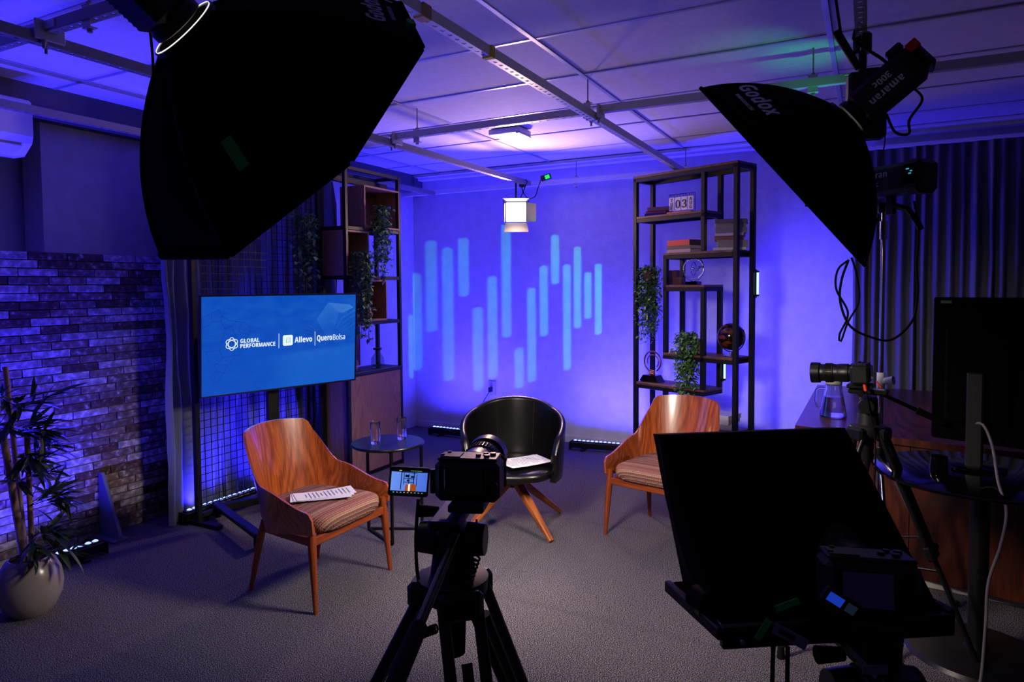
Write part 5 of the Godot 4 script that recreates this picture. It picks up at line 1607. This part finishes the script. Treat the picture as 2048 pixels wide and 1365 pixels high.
# ---- pattern projector on a chrome stand: a lamp head, a lens tube and a slotted metal mask in it
func projector() -> void:
	var n := Vector3(-0.786, 0, -0.618).normalized()
	var L := Vector3(-0.12, 1.97, -3.60)
	var fr := Basis(n.cross(Vector3.UP).normalized() * -1.0, Vector3.UP, n)
	fr = Basis(Vector3.UP.cross(n).normalized(), Vector3.UP, n)
	var side := Basis(Vector3(0, 0, 1), Vector3(0, 1, 0), Vector3(-1, 0, 0))
	var sgn := -1.0 if (fr * Vector3(-1, 0, 0)).z > 0.0 else 1.0
	var tb := Basis(Vector3(0, 0, sgn * -1.0), Vector3(0, 1, 0), Vector3(sgn, 0, 0))
	var h := lamp_head("studio_lamp", "black lamp head with a cyan display on the chrome stand", L - n * 0.115, n, 0.25, [["amaran", 0.021, Vector3(sgn * 0.0630, 0.022, -0.10), tb], ["150c", 0.022, Vector3(sgn * 0.0630, -0.014, -0.095), tb]], false, fr)
	part(g().box(Vector3(0, 0, -0.275), Vector3(0.13, 0.142, 0.085), 0.02), "rear_cover", M.black, h)
	part(g().box(Vector3(sgn * 0.0655, 0.008, -0.275), Vector3(0.001, 0.085, 0.060), 0.0004), "display_window", M.black_gloss, h)
	for e in [[0.02, 0.022, 0.014], [0.010, 0.006, 0.010], [0.0, 0.012, 0.012]]:
		part(g().box(Vector3(sgn * 0.0665, 0.010 + e[0], -0.285 + e[1]), Vector3(0.0006, 0.005, e[2])), "display_figure", glow(Color(0.25, 0.75, 0.9), 0.7), h)
	part(g().box(Vector3(0, -0.10, -0.14), Vector3(0.022, 0.09, 0.04), 0.004), "mount_shoe", M.black_metal, h)
	part(g().tube([Vector3(0, -0.11, -0.16), Vector3(0, -0.13, -0.22), Vector3(0, -0.18, -0.26), Vector3(0, -0.22, -0.28)], 0.013, 8), "tilt_handle", M.rubber, h)
	# lens tube
	var tube_ := thing("projection_tube", "black projection tube on the lamp head, behind the right softbox", "lens tube", L, 0.0)
	tube_.basis = fr
	part(g().lathe([Vector2(0.0, -0.118), Vector2(0.066, -0.118), Vector2(0.072, -0.10), Vector2(0.072, 0.152), Vector2(0.069, 0.152), Vector2(0.069, -0.10), Vector2(0.0, -0.10)], Vector3.ZERO, Basis(Vector3(1, 0, 0), PI / 2), 32), "barrel", M.black_cloth, tube_)
	# the mask: a thin black sheet with sixteen round-ended slots (millimetres: left, right, top, bottom)
	var slots := []
	var us := []
	for i in 16: us.append([22.5, 20.27, 16.88, 13.25, 9.53, 6.26, 2.54, -1.18, -4.53, -8.13, -11.77, -15.32, -19.01, -22.47, -26.02, -29.72][i])
	var tops := [-22.9, -9.0, 1.6, -1.0, 2.2, -23.1, -12.3, 9.5, -40.9, -18.3, -10.0, 2.2, -10.1, -3.2, -14.3, -11.0]
	var bots := [-44.4, -41.7, -29.6, -47.7, -18.8, -53.9, -50.6, -36.2, -56.8, -55.7, -38.4, -18.0, -54.5, -37.7, -34.5, -42.3]
	var mk := g()
	var R := 0.0695
	var x_prev := R
	var sx := -1.0 if (fr * Vector3(1, 0, 0)).dot(Vector3(-0.618, 0, 0.786)) < 0.0 else 1.0
	var strip := func(x0: float, x1: float, y0: float, y1: float):
		if absf(x1 - x0) > 1e-6 and y1 - y0 > 1e-6:
			mk.box(Vector3(sx * (x0 + x1) / 2, (y0 + y1) / 2, 0.150), Vector3(absf(x1 - x0), y1 - y0, 0.0002))
	for i in 16:
		var w := 0.00125
		var c: float = us[i] * 0.001
		strip.call(c + w, x_prev, -R, R)
		var cols := 6
		for k in cols:
			var a := c - w + 2.0 * w * k / cols
			var b := c - w + 2.0 * w * (k + 1) / cols
			var m := ((a + b) / 2 - c) / w
			var cap := w * (1.0 - sqrt(maxf(0.0, 1.0 - m * m)))
			strip.call(a, b, tops[i] * 0.001 - cap, R)
			strip.call(a, b, -R, bots[i] * 0.001 + cap)
		x_prev = c - w
	strip.call(-R, x_prev, -R, R)
	part(mk, "slotted_mask", M.black_cloth, tube_)
	part(g().box(Vector3(0, 0, -0.004), Vector3(0.006, 0.006, 0.004), 0.001), "emitter", glow(Color(0.4, 1.0, 0.7), 1.0), tube_)
	part(g().box(Vector3(0, 0.0735, 0.03), Vector3(0.050, 0.003, 0.006), 0.001), "leaking_seam", glow(Color(0.2, 1.0, 0.6), 1.5), tube_)
	spot(L + Vector3(0, 0.085, 0), Vector3(-0.30, 2.70, -3.88), Color(0.2, 1.0, 0.62), 0.16, 22.0, 0.01, 1.0)
	spot(L + Vector3(0, 0.085, 0), Vector3(-0.56, 2.70, -3.60), Color(0.2, 1.0, 0.62), 0.07, 24.0, 0.01, 1.0)
	area(Vector3(0, 0, 0.0), Vector3(0, 0, 1), Vector2(0.0007, 0.0007), GOBO_COLOR, GOBO, tube_)
	# stand
	var s := thing("light_stand", "chrome light stand with a clear knob in front of the wooden desk", "stand", Vector3(0.055, 0, -3.49))
	part(g().cyl(Vector3(0, 0.35, 0), Vector3(0, 1.10, 0), 0.0125, -1.0, 16), "lower_tube", M.chrome, s)
	part(g().cyl(Vector3(0, 1.05, 0), Vector3(0, 1.74, 0), 0.0100, -1.0, 16), "upper_tube", M.chrome, s)
	part(g().cyl(Vector3(0, 1.72, 0), Vector3(0, 1.80, 0), 0.015, -1.0, 16).cyl(Vector3(0, 1.80, 0), Vector3(0, 1.86, 0), 0.009), "top_collar", M.chrome, s)
	part(g().box(Vector3(0, 1.86, 0), Vector3(0.05, 0.045, 0.05), 0.006).cyl(Vector3(-0.02, 1.82, 0.03), Vector3(-0.045, 1.76, 0.035), 0.006), "swivel", M.black_metal, s)
	part(g().cyl(Vector3(0, 1.04, 0), Vector3(0, 1.12, 0), 0.017, -1.0, 16).cyl(Vector3(0.0, 1.08, 0.0), Vector3(0.05, 1.09, 0.02), 0.012, 0.020, 14), "clear_knob", mat(Color(0.75, 0.75, 0.80), 0.15), s)
	part(g().cyl(Vector3(0, 0.33, 0), Vector3(0, 0.39, 0), 0.02).cyl(Vector3(0, 0.72, 0), Vector3(0, 0.78, 0), 0.02), "leg_collar", M.black_metal, s)
	for k in 3:
		var a := deg_to_rad(128.0 + 120.0 * k)
		var d := Vector3(sin(a), 0, cos(a))
		part(g().cyl(Vector3(0, 0.74, 0) + d * 0.02, d * 0.42 + Vector3(0, 0.012, 0), 0.010), "leg", M.chrome, s)
		part(g().cyl(Vector3(0, 0.36, 0) + d * 0.02, d * 0.23 + Vector3(0, 0.345, 0), 0.006), "brace", M.chrome, s)
		part(g().cyl(d * 0.41 + Vector3(0, 0.0, 0), d * 0.425 + Vector3(0, 0.03, 0), 0.014), "rubber_foot", M.rubber, s)

# ---- cameras: front along +z, origin at the bottom of the body
func camera_body(called: String, label: String, at: Vector3, yaw: float, pitch: float, with_screen: bool, prompter_view := false) -> Node3D:
	var c := thing(called, label, "camera", at, yaw, "cameras of the set")
	c.rotation.x = pitch
	part(g().box(Vector3(0, 0.042, 0), Vector3(0.128, 0.080, 0.072), 0.010), "body", M.black, c)
	part(g().box(Vector3(0.0, 0.084, 0.0), Vector3(0.118, 0.006, 0.058), 0.002).box(Vector3(0.035, 0.087, -0.004), Vector3(0.040, 0.004, 0.040), 0.001), "top_plate", mat(Color(0.09, 0.085, 0.085), 0.45), c)
	for e in [[-0.045, 0.010, 0.006], [-0.030, 0.012, 0.005], [-0.018, -0.004, 0.005], [-0.036, -0.010, 0.0055], [0.052, -0.012, 0.004], [0.044, 0.014, 0.004]]:
		part(g().cyl(Vector3(e[0], 0.086, e[1]), Vector3(e[0], 0.091, e[1]), e[2], -1.0, 14), "button", M.black_metal, c)
	part(g().box(Vector3(-0.056, 0.045, 0.042), Vector3(0.020, 0.070, 0.022), 0.008), "grip", M.rubber, c)
	part(g().box(Vector3(0.004, 0.046, -0.038), Vector3(0.078, 0.056, 0.006), 0.002), "rear_door", M.black_gloss, c)
	for e in [[-0.050, 0.066], [-0.050, 0.050], [-0.050, 0.020], [-0.041, 0.020], [-0.059, 0.020]]: part(g().cyl(Vector3(e[0], e[1], -0.036), Vector3(e[0], e[1], -0.0385), 0.0042, -1.0, 12), "button", M.black_metal, c)
	part(g().lathe([Vector2(0.006, 0.0), Vector2(0.013, 0.0), Vector2(0.013, 0.003), Vector2(0.006, 0.003)], Vector3(-0.050, 0.035, -0.036), Basis(Vector3(1, 0, 0), -PI / 2), 18), "dial", M.black_metal, c)
	var ln := [Vector2(0, 0.030), Vector2(0.036, 0.030), Vector2(0.036, 0.045), Vector2(0.039, 0.048), Vector2(0.039, 0.085), Vector2(0.0375, 0.087), Vector2(0.0375, 0.105), Vector2(0.040, 0.107), Vector2(0.040, 0.140), Vector2(0.0375, 0.143), Vector2(0.0375, 0.158), Vector2(0.044, 0.162), Vector2(0.045, 0.196), Vector2(0.042, 0.196), Vector2(0.040, 0.170), Vector2(0, 0.166)]
	part(g().lathe(ln, Vector3(0, 0.045, 0), Basis(Vector3(1, 0, 0), PI / 2), 36), "lens", M.black_metal, c)
	var kn := g()
	for i in 36:
		var a := TAU * i / 36
		kn.box(Vector3(cos(a) * 0.0405, 0.045 + sin(a) * 0.0405, 0.124), Vector3(0.003, 0.003, 0.026), 0.0, Basis(Vector3(0, 0, 1), a))
	part(kn, "focus_ribs", M.rubber, c).set_meta("kind", "stuff")
	part(g().box(Vector3(0, -0.008, 0.004), Vector3(0.070, 0.016, 0.10), 0.003), "base_plate", M.black_metal, c)
	if with_screen:
		var B := Basis(Vector3(0, 0, 1), 0.10) * Basis(Vector3.UP, 0.30)
		var s := part(g().box(Vector3(0.116, 0.038, -0.030), Vector3(0.078, 0.058, 0.010), 0.003, B), "flip_screen", M.black, c)
		var im := Image.create(192, 128, false, Image.FORMAT_RGB8)
		for y in 128:
			for x in 192: im.set_pixel(x, y, Color(0.42, 0.58, 0.95).lerp(Color(0.30, 0.44, 0.86), x / 192.0))
		im.fill_rect(Rect2i(0, 0, 192, 12), Color(0.02, 0.03, 0.05)); im.fill_rect(Rect2i(0, 108, 192, 20), Color(0.02, 0.03, 0.05))
		for e in [[52, 12, 4, 90], [66, 16, 3, 60], [92, 20, 3, 70], [118, 12, 4, 78], [134, 22, 3, 60], [52, 14, 84, 3], [64, 44, 60, 3], [66, 62, 58, 3]]:
			im.fill_rect(Rect2i(e[0], e[1], e[2], e[3]), Color(0.04, 0.04, 0.12))
		for e in [[74, 26, 22, 12], [104, 30, 20, 10], [84, 50, 14, 9]]: im.fill_rect(Rect2i(e[0], e[1], e[2], e[3]), Color(0.05, 0.10, 0.10))
		for y in range(72, 108):
			for x in range(72, 140):
				if absf(x - 106) < 30 - maxf(0, 84 - y) * 0.6: im.set_pixel(x, y, Color(0.62, 0.30, 0.12) if absi(x - 98) > 5 else Color(0.98, 0.95, 0.85))
		for i in 9: im.fill_rect(Rect2i(14 + i * 19, 114, 8, 4), Color(0.6, 0.7, 0.65))
		im.fill_rect(Rect2i(40, 3, 14, 5), Color(0.7, 0.75, 0.5)); im.fill_rect(Rect2i(100, 3, 60, 4), Color(0.3, 0.45, 0.3))
		im.flip_x()
		var m := mat(Color(0.01, 0.01, 0.01), 0.3)
		m.emission_enabled = true
		m.emission_operator = BaseMaterial3D.EMISSION_OP_MULTIPLY
		m.emission = Color.WHITE
		m.emission_energy_multiplier = 1.0
		m.emission_texture = ImageTexture.create_from_image(im)
		var o := Vector3(0.116, 0.038, -0.030)
		var q := g()
		q.quad(o + B * Vector3(-0.035, 0.025, -0.0056), o + B * Vector3(0.035, 0.025, -0.0056), o + B * Vector3(0.035, -0.025, -0.0056), o + B * Vector3(-0.035, -0.025, -0.0056), Vector3(0, 0, -1))
		part(q, "picture", m, s)
		part(g().cyl(Vector3(0.070, 0.015, -0.020), Vector3(0.070, 0.062, -0.020), 0.006), "screen_hinge", M.black_metal, c)
	return c

func tripod(called: String, label: String, bowl: Vector3, feet: Array, head_top: float, handle: Vector3, handle_from: Vector3, yaw: float, text := "") -> Node3D:
	var t := thing(called, label, "tripod", Vector3(bowl.x, 0, bowl.z), 0.0, "black video tripods")
	var h := bowl.y
	var B := Basis(Vector3.UP, yaw)
	var ht := head_top - h
	# fluid head
	var hd := g()
	hd.cyl(Vector3(0, h - 0.005, 0), Vector3(0, h + ht * 0.32, 0), 0.046, 0.040, 24)
	hd.box(Vector3(0, h + ht * 0.52, 0), Vector3(0.060, ht * 0.5, 0.070), 0.010, B)
	part(hd, "fluid_head", M.black, t)
	for s in [-1.0, 1.0]:
		part(g().cyl(B * Vector3(s * 0.030, 0, 0) + Vector3(0, h + ht * 0.55, 0), B * Vector3(s * 0.066, 0, 0) + Vector3(0, h + ht * 0.55, 0), 0.034, 0.030, 24), "drag_drum", M.black_metal, t)
	part(g().box(Vector3(0, h + ht * 0.92, 0), Vector3(0.062, ht * 0.14, 0.150), 0.005, B), "slide_plate", M.black_metal, t)
	part(g().cyl(B * Vector3(0.035, 0, 0.02) + Vector3(0, h + ht * 0.90, 0), B * Vector3(0.075, 0, 0.02) + Vector3(0, h + ht * 0.90, 0), 0.010, 0.013, 12), "lock_knob", M.rubber, t)
	part(g().lathe([Vector2(0, h - 0.055), Vector2(0.055, h - 0.050), Vector2(0.068, h - 0.030), Vector2(0.070, h - 0.004), Vector2(0.050, h + 0.002), Vector2(0, h + 0.002)], Vector3.ZERO, Basis(), 32), "bowl", mat(Color(0.10, 0.10, 0.10), 0.55), t)
	part(g().cyl(Vector3(0, h - 0.16, 0), Vector3(0, h - 0.05, 0), 0.022, 0.026, 18), "bowl_clamp", M.rubber, t)
	for f in feet:
		var d: Vector3 = Vector3(f.x, 0, f.z).normalized()
		var sd := Vector3(d.z, 0, -d.x)
		var top := d * 0.058 + Vector3(0, h - 0.035, 0)
		var foot := Vector3(f.x, 0.02, f.z)
		var l := g()
		for s in [-1.0, 1.0]:
			l.cyl(top + sd * (s * 0.034), top.lerp(foot, 0.52) + sd * (s * 0.030), 0.0115, -1.0, 12)
		l.cyl(top.lerp(foot, 0.10), top.lerp(foot, 0.97), 0.0105, -1.0, 12)
		l.box(top + d * 0.004, Vector3(0.085, 0.055, 0.045), 0.010, Basis(sd, Vector3.UP, sd.cross(Vector3.UP)))
		l.bar(top.lerp(foot, 0.49), top.lerp(foot, 0.55), 0.090, 0.030, 0.006)
		part(l, "leg", M.black_metal, t)
		part(g().cyl(top.lerp(foot, 0.515) + sd * 0.045, top.lerp(foot, 0.515) + sd * 0.070, 0.011, 0.014, 12), "leg_lock", M.rubber, t)
		part(g().cyl(foot - Vector3(0, 0.02, 0), foot + Vector3(0, 0.03, 0), 0.016, 0.013, 12), "rubber_foot", M.rubber, t)
		part(g().cyl(Vector3(0, h * 0.36, 0), top.lerp(foot, 0.60), 0.006), "spreader_arm", M.black_metal, t)
	if handle != Vector3.ZERO:
		var o := Vector3(bowl.x, 0, bowl.z)
		var a := handle_from - o
		var b := handle - o
		part(g().cyl(a, a.lerp(b, 0.62), 0.0085, -1.0, 12), "pan_handle", M.black_metal, t)
		part(g().cyl(a.lerp(b, 0.60), b, 0.0145, 0.0135, 14), "handle_grip", M.rubber, t)
	return t

func coil(a: Vector3, b: Vector3, r: float, turns: int) -> Array:
	var f := G.frame(b - a)
	var out := []
	for i in turns * 10 + 1:
		var k := float(i) / (turns * 10)
		out.append(a.lerp(b, k) + f.x * cos(TAU * turns * k) * r + f.y * sin(TAU * turns * k) * r)
	return out

func cameras() -> void:
	# the camera in the middle of the foreground
	var y1 := deg_to_rad(-161.0)
	camera_body("video_camera", "black camera with a lit flip-out screen on the middle tripod", Vector3(-0.695, 1.100, -1.145), y1, 0.02, true)
	var bowl := Vector3(-0.722, 0.952, -1.122)
	tripod("tripod", "black tripod in the middle foreground with coiled cable and long pan handle", bowl, [Vector3(-0.50, 0, 0.16), Vector3(0.40, 0, 0.40), Vector3(0.06, 0, -0.52)], 1.082, Vector3(-0.575, 0.945, -0.715), Vector3(-0.690, 1.045, -1.085), y1)
	cable("black cable hanging in a loop from the middle camera's flip screen to its tripod", [Vector3(-0.795, 1.095, -1.11), Vector3(-0.795, 1.02, -1.10), Vector3(-0.778, 0.955, -1.08), Vector3(-0.755, 0.915, -1.07), Vector3(-0.74, 0.90, -1.07)], 0.0035)
	var c1 := coil(Vector3(-0.655, 1.005, -1.10), Vector3(-0.672, 0.945, -1.09), 0.0075, 8)
	single(g().tube([Vector3(-0.66, 1.075, -1.11), Vector3(-0.652, 1.03, -1.10)] + c1, 0.0022, 5), "coiled_cable", M.rubber, "short coiled black cable hanging right of the middle camera's tripod head", "cable")
	single(g().tube(coil(Vector3(-0.752, 0.855, -1.05), Vector3(-0.715, 0.875, -1.05), 0.0075, 7), 0.0022, 5), "coiled_cable", M.rubber, "short coiled black cable lying low on the middle tripod", "cable")
	# the camera behind, aimed to the left, in front of the desk
	var y2 := deg_to_rad(-62.0 - 35.0)
	camera_body("video_camera", "black camera with orange plugs standing before the wooden desk, aimed left", Vector3(-0.020, 1.098, -3.235), y2, 0.05, false)
	var tr := tripod("tripod", "black tripod with green tape under the camera aimed left", Vector3(0.006, 0.925, -3.247), [Vector3(-0.30, 0, 0.34), Vector3(0.40, 0, 0.12), Vector3(-0.10, 0, -0.40)], 1.078, Vector3(0.290, 0.930, -3.392), Vector3(0.03, 1.068, -3.258), y2)
	part(g().box(Vector3(-0.062, 0.895, 0.035), Vector3(0.030, 0.045, 0.004), 0.001, Basis(Vector3.UP, -0.6) * Basis(Vector3(0, 0, 1), -0.3)), "green_tape", M.green_tape, tr)
	for e in [[Vector3(-0.010, 1.105, -3.185), Vector3(-0.004, 1.075, -3.180), "orange plug on the near side of the camera aimed left"], [Vector3(0.035, 1.115, -3.20), Vector3(0.052, 1.090, -3.20), "thin orange plug at the rear of the camera aimed left"]]:
		single(g().cyl(e[0], e[1], 0.007 if e[2].begins_with("orange") else 0.0035, -1.0, 10), "cable_plug", M.orange, e[2], "plug", "orange plugs on the camera aimed left")
	cable("black cable falling from the orange plug along the tripod of the camera aimed left", [Vector3(-0.004, 1.075, -3.180), Vector3(0.012, 0.99, -3.175), Vector3(0.030, 0.90, -3.170), Vector3(0.036, 0.80, -3.17), Vector3(0.03, 0.66, -3.17)], 0.004)

	# teleprompter in the right foreground
	var yaw := deg_to_rad(-150.0)
	var p := thing("teleprompter", "large black teleprompter hood and tray in the right foreground", "teleprompter", Vector3(-0.05, 0.97, -1.15))
	var o := Vector3(-0.05, 0.97, -1.15)
	var back := [Vector3(-0.361, 1.225, -1.320), Vector3(-0.037, 1.236, -1.490), Vector3(0.110, 1.004, -1.225), Vector3(-0.189, 1.004, -1.045)]
	var fwd := Vector3(-0.50, 0, -0.86) * 0.16
	var front := []
	for i in 4: front.append(back[i] + fwd * (0.35 if i < 2 else 1.25) + Vector3(0, -0.01 if i < 2 else -0.03, 0))
	var faces := [[back[0], back[1], back[2], back[3], Vector3(0.3, 0.6, 0.7)], [front[0], front[1], back[1], back[0], Vector3.UP], [front[0], back[0], back[3], front[3], Vector3(-1, 0, 0.3)], [back[1], front[1], front[2], back[2], Vector3(1, 0, -0.3)]]
	var fn := ["hood_back", "hood_top", "hood_side", "hood_side"]
	for i in 4:
		var f: Array = faces[i]
		var rows := []
		for a in 13:
			var row := PackedVector3Array()
			for b in 13:
				var u := a / 12.0
				var w := b / 12.0
				var q: Vector3 = (f[0] as Vector3).lerp(f[1], w).lerp((f[3] as Vector3).lerp(f[2], w), u)
				var bump := (0.010 if i != 1 else 0.0) * sin(PI * u) * sin(PI * w) * (1.0 + 0.5 * sin(w * 9.0 + u * 4.0))
				row.append(q - o + (f[4] as Vector3).normalized() * bump)
			rows.append(row)
		part(g().surface(rows), fn[i], M.black_cloth, p)
	# tray
	var ty := 1.0 - o.y
	var A := Vector3(-0.305, 1.0, -1.165) - o
	var B := Vector3(-0.189, 1.0, -1.035) - o
	var C := Vector3(0.124, 1.0, -1.239) - o
	var D := A + (C - B)
	part(g().bar(A + Vector3(0, -0.006, 0), B + Vector3(0, -0.006, 0), 0.012, 0.020, 0.002), "tray_side", M.black_metal, p)
	part(g().bar(B + Vector3(0, -0.010, 0), C + Vector3(0, -0.010, 0), 0.014, 0.034, 0.002), "tray_front", M.black_metal, p)
	part(g().bar(C, D, 0.012, 0.024, 0.002), "tray_side", M.black_metal, p)
	part(tray(A, B, C, D), "tray_screen", mat(Color(0.01, 0.01, 0.012), 0.06), p)
	part(g().bar(A.lerp(B, 0.62) + Vector3(0, 0.004, 0), A.lerp(B, 0.70) + Vector3(0, 0.004, 0), 0.016, 0.012), "yellow_mark", M.yellow_tape, p)
	part(g().cyl(A.lerp(B, 0.45) + Vector3(0.01, 0.018, 0.01), A.lerp(B, 0.45) + Vector3(0.035, 0.018, 0.03), 0.018, -1.0, 18), "tilt_knob", M.rubber, p)
	part(g().cyl(B + Vector3(0.03, -0.010, 0.0), B + Vector3(0.032, -0.010, 0.004), 0.0035, -1.0, 10), "screw", M.steel, p)
	for k in [0.30, 0.62]:
		part(g().bar(B.lerp(C, k) + Vector3(0, -0.045, 0) - fwd * 0.9, B.lerp(C, k) + Vector3(0, -0.045, 0) + Vector3(0.06, -0.02, 0.16), 0.028, 0.028, 0.004), "rail", M.black_metal, p)
	part(g().bar(B.lerp(C, 0.62) + Vector3(0.02, -0.03, 0.05), B.lerp(C, 0.62) + Vector3(0.03, 0.10, 0.02), 0.03, 0.05, 0.006), "upright", M.black_metal, p)
	for e in [[Vector3(-0.095, 1.068, -1.015), 0.55], [Vector3(-0.125, 1.032, -1.0), 1.1]]:
		part(g().box(e[0] - o, Vector3(0.036, 0.009, 0.002), 0.0005, Basis(Vector3(0, 0, 1), e[1])), "green_tape", M.green_tape, p)
	var st := part(g().box(Vector3(-0.088, 1.038, -0.985) - o, Vector3(0.045, 0.016, 0.0015), 0.0004, Basis(Vector3(0, 0, 1), -0.35)), "label_sticker", mat(Color(0.55, 0.55, 0.58), 0.6), p)
	part(g().box(Vector3(-0.092, 1.0395, -0.984) - o, Vector3(0.022, 0.007, 0.0016), 0.0, Basis(Vector3(0, 0, 1), -0.35)), "label_print", M.ink, st)
	part(g().box(Vector3(0.016, 0.990, -1.040) - o, Vector3(0.036, 0.013, 0.0015), 0.0004, Basis(Vector3(0, 1, 0), 0.5)), "label_sticker", mat(Color(0.55, 0.55, 0.58), 0.6), p)
	# camera behind the hood
	var cam := camera_body("video_camera", "black camera with a dim violet rear display behind the teleprompter hood", Vector3(0.006, 1.040, -1.100), deg_to_rad(-164.0), 0.12, false)
	part(g().box(Vector3(0.010, 0.045, -0.0415), Vector3(0.066, 0.048, 0.001), 0.0004), "rear_display", glow(Color(0.045, 0.03, 0.12), 0.5), cam)
	var rec := thing("field_recorder", "tiny tilted blue screen beside the camera behind the hood", "screen", Vector3(-0.028, 1.078, -1.035), deg_to_rad(20.0))
	rec.rotation.z = -0.55
	part(g().box(Vector3.ZERO, Vector3(0.052, 0.022, 0.010), 0.002), "case", M.black, rec)
	part(g().box(Vector3(-0.010, 0, 0.0055), Vector3(0.022, 0.013, 0.0008)), "display", glow(Color(0.10, 0.24, 0.75), 0.7), rec)
	part(g().box(Vector3(0.014, 0, 0.0055), Vector3(0.014, 0.013, 0.0008)), "display", glow(Color(0.10, 0.16, 0.22), 0.5), rec)
	var t3 := tripod("tripod", "black tripod with white lettering under the teleprompter", Vector3(0.015, 0.86, -1.10), [Vector3(-0.30, 0, 0.28), Vector3(0.42, 0, 0.05), Vector3(-0.05, 0, -0.42)], 0.985, Vector3.ZERO, Vector3.ZERO, yaw)
	lettering("MILLER", 0.030, M.white, t3, Vector3(0.04, 0.70, 0.115), Basis(Vector3(0, 0, 1), -PI / 2) * Basis(), true, false, "maker_print")
	for k in 2: cable(["left black cable hanging below the teleprompter tray", "right black cable hanging below the teleprompter tray"][k], [Vector3(-0.118 + 0.020 * k, 0.985, -1.06), Vector3(-0.119 + 0.021 * k, 0.90, -1.06), Vector3(-0.117 + 0.020 * k, 0.75, -1.05), Vector3(-0.10 + 0.02 * k, 0.4, -1.05)], 0.0035)

func tray(A: Vector3, B: Vector3, C: Vector3, D: Vector3) -> G:
	var o := g()
	var dn := Vector3(0, -0.014, 0)
	o.quad(A, B, C, D, Vector3.UP)
	o.quad(A + dn, B + dn, C + dn, D + dn, Vector3.DOWN)
	o.quad(A, B, B + dn, A + dn, (A - C)); o.quad(B, C, C + dn, B + dn, (B - D)); o.quad(C, D, D + dn, C + dn, (C - A)); o.quad(D, A, A + dn, D + dn, (D - B))
	return o

func monitor() -> void:
	var t := thing("glass_table", "round glossy black glass table behind the monitor on the right", "table", Vector3(0.415, 0, -3.30))
	part(g().lathe([Vector2(0, 0.735), Vector2(0.382, 0.735), Vector2(0.390, 0.739), Vector2(0.390, 0.747), Vector2(0.384, 0.751), Vector2(0, 0.751)], Vector3.ZERO, Basis(), 72), "glass_top", M.black_gloss, t)
	part(g().lathe([Vector2(0, 0), Vector2(0.26, 0), Vector2(0.25, 0.015), Vector2(0.045, 0.03), Vector2(0.035, 0.06), Vector2(0.035, 0.70), Vector2(0.12, 0.735), Vector2(0, 0.735)], Vector3.ZERO, Basis(), 40), "pedestal", M.black_metal, t)
	var c := single(g().lathe([Vector2(0, 0), Vector2(0.032, 0), Vector2(0.034, 0.006), Vector2(0.030, 0.075), Vector2(0.028, 0.075), Vector2(0.028, 0.01), Vector2(0, 0.008)], Vector3.ZERO, Basis(), 28), "tumbler", M.black_gloss, "small glossy dark tumbler on the round black table", "cup", "", Vector3(0.262, 0.7515, -3.20))
	# upright monitor on the table, its back to the viewer
	var m := thing("monitor", "tall upright black monitor seen from behind on the round glass table", "monitor", Vector3(0.412, 0.7512, -3.40), deg_to_rad(-20.0))
	part(g().box(Vector3(0, 0.405, -0.012), Vector3(0.345, 0.610, 0.022), 0.005), "screen_frame", M.black_cloth, m)
	part(g().box(Vector3(0, 0.405, -0.0235), Vector3(0.330, 0.590, 0.001)), "screen_glass", M.black_gloss, m)
	part(g().box(Vector3(0.0, 0.38, 0.010), Vector3(0.24, 0.40, 0.026), 0.010), "rear_cover", M.black_cloth, m)
	part(g().box(Vector3(-0.125, 0.690, 0.0)  - Vector3(0, 0.0, 0.0005), Vector3(0.040, 0.012, 0.001)), "name_plate", mat(Color(0.20, 0.20, 0.21), 0.5), m)
	part(g().box(Vector3(0, 0.20, 0.045), Vector3(0.06, 0.40, 0.025), 0.005), "stand_arm", M.black, m)
	part(g().lathe([Vector2(0, 0), Vector2(0.110, 0), Vector2(0.110, 0.010), Vector2(0.105, 0.014), Vector2(0, 0.016)], Vector3(0, 0, 0.02), Basis(), 40), "foot", M.black_gloss, m)
	cable("pale grey cable curving from the monitor down past the glass table to the floor", [Vector3(0.385, 0.934, -3.366), Vector3(0.420, 0.945, -3.325), Vector3(0.447, 0.872, -3.280), Vector3(0.445, 0.770, -3.10), Vector3(0.440, 0.720, -2.89), Vector3(0.425, 0.60, -2.88), Vector3(0.395, 0.45, -2.90), Vector3(0.39, 0.30, -2.90), Vector3(0.385, 0.12, -2.92), Vector3(0.370, 0.012, -2.90), Vector3(0.345, 0.006, -2.75), Vector3(0.36, 0.006, -2.55)], 0.006, mat(Color(0.50, 0.48, 0.48), 0.5))
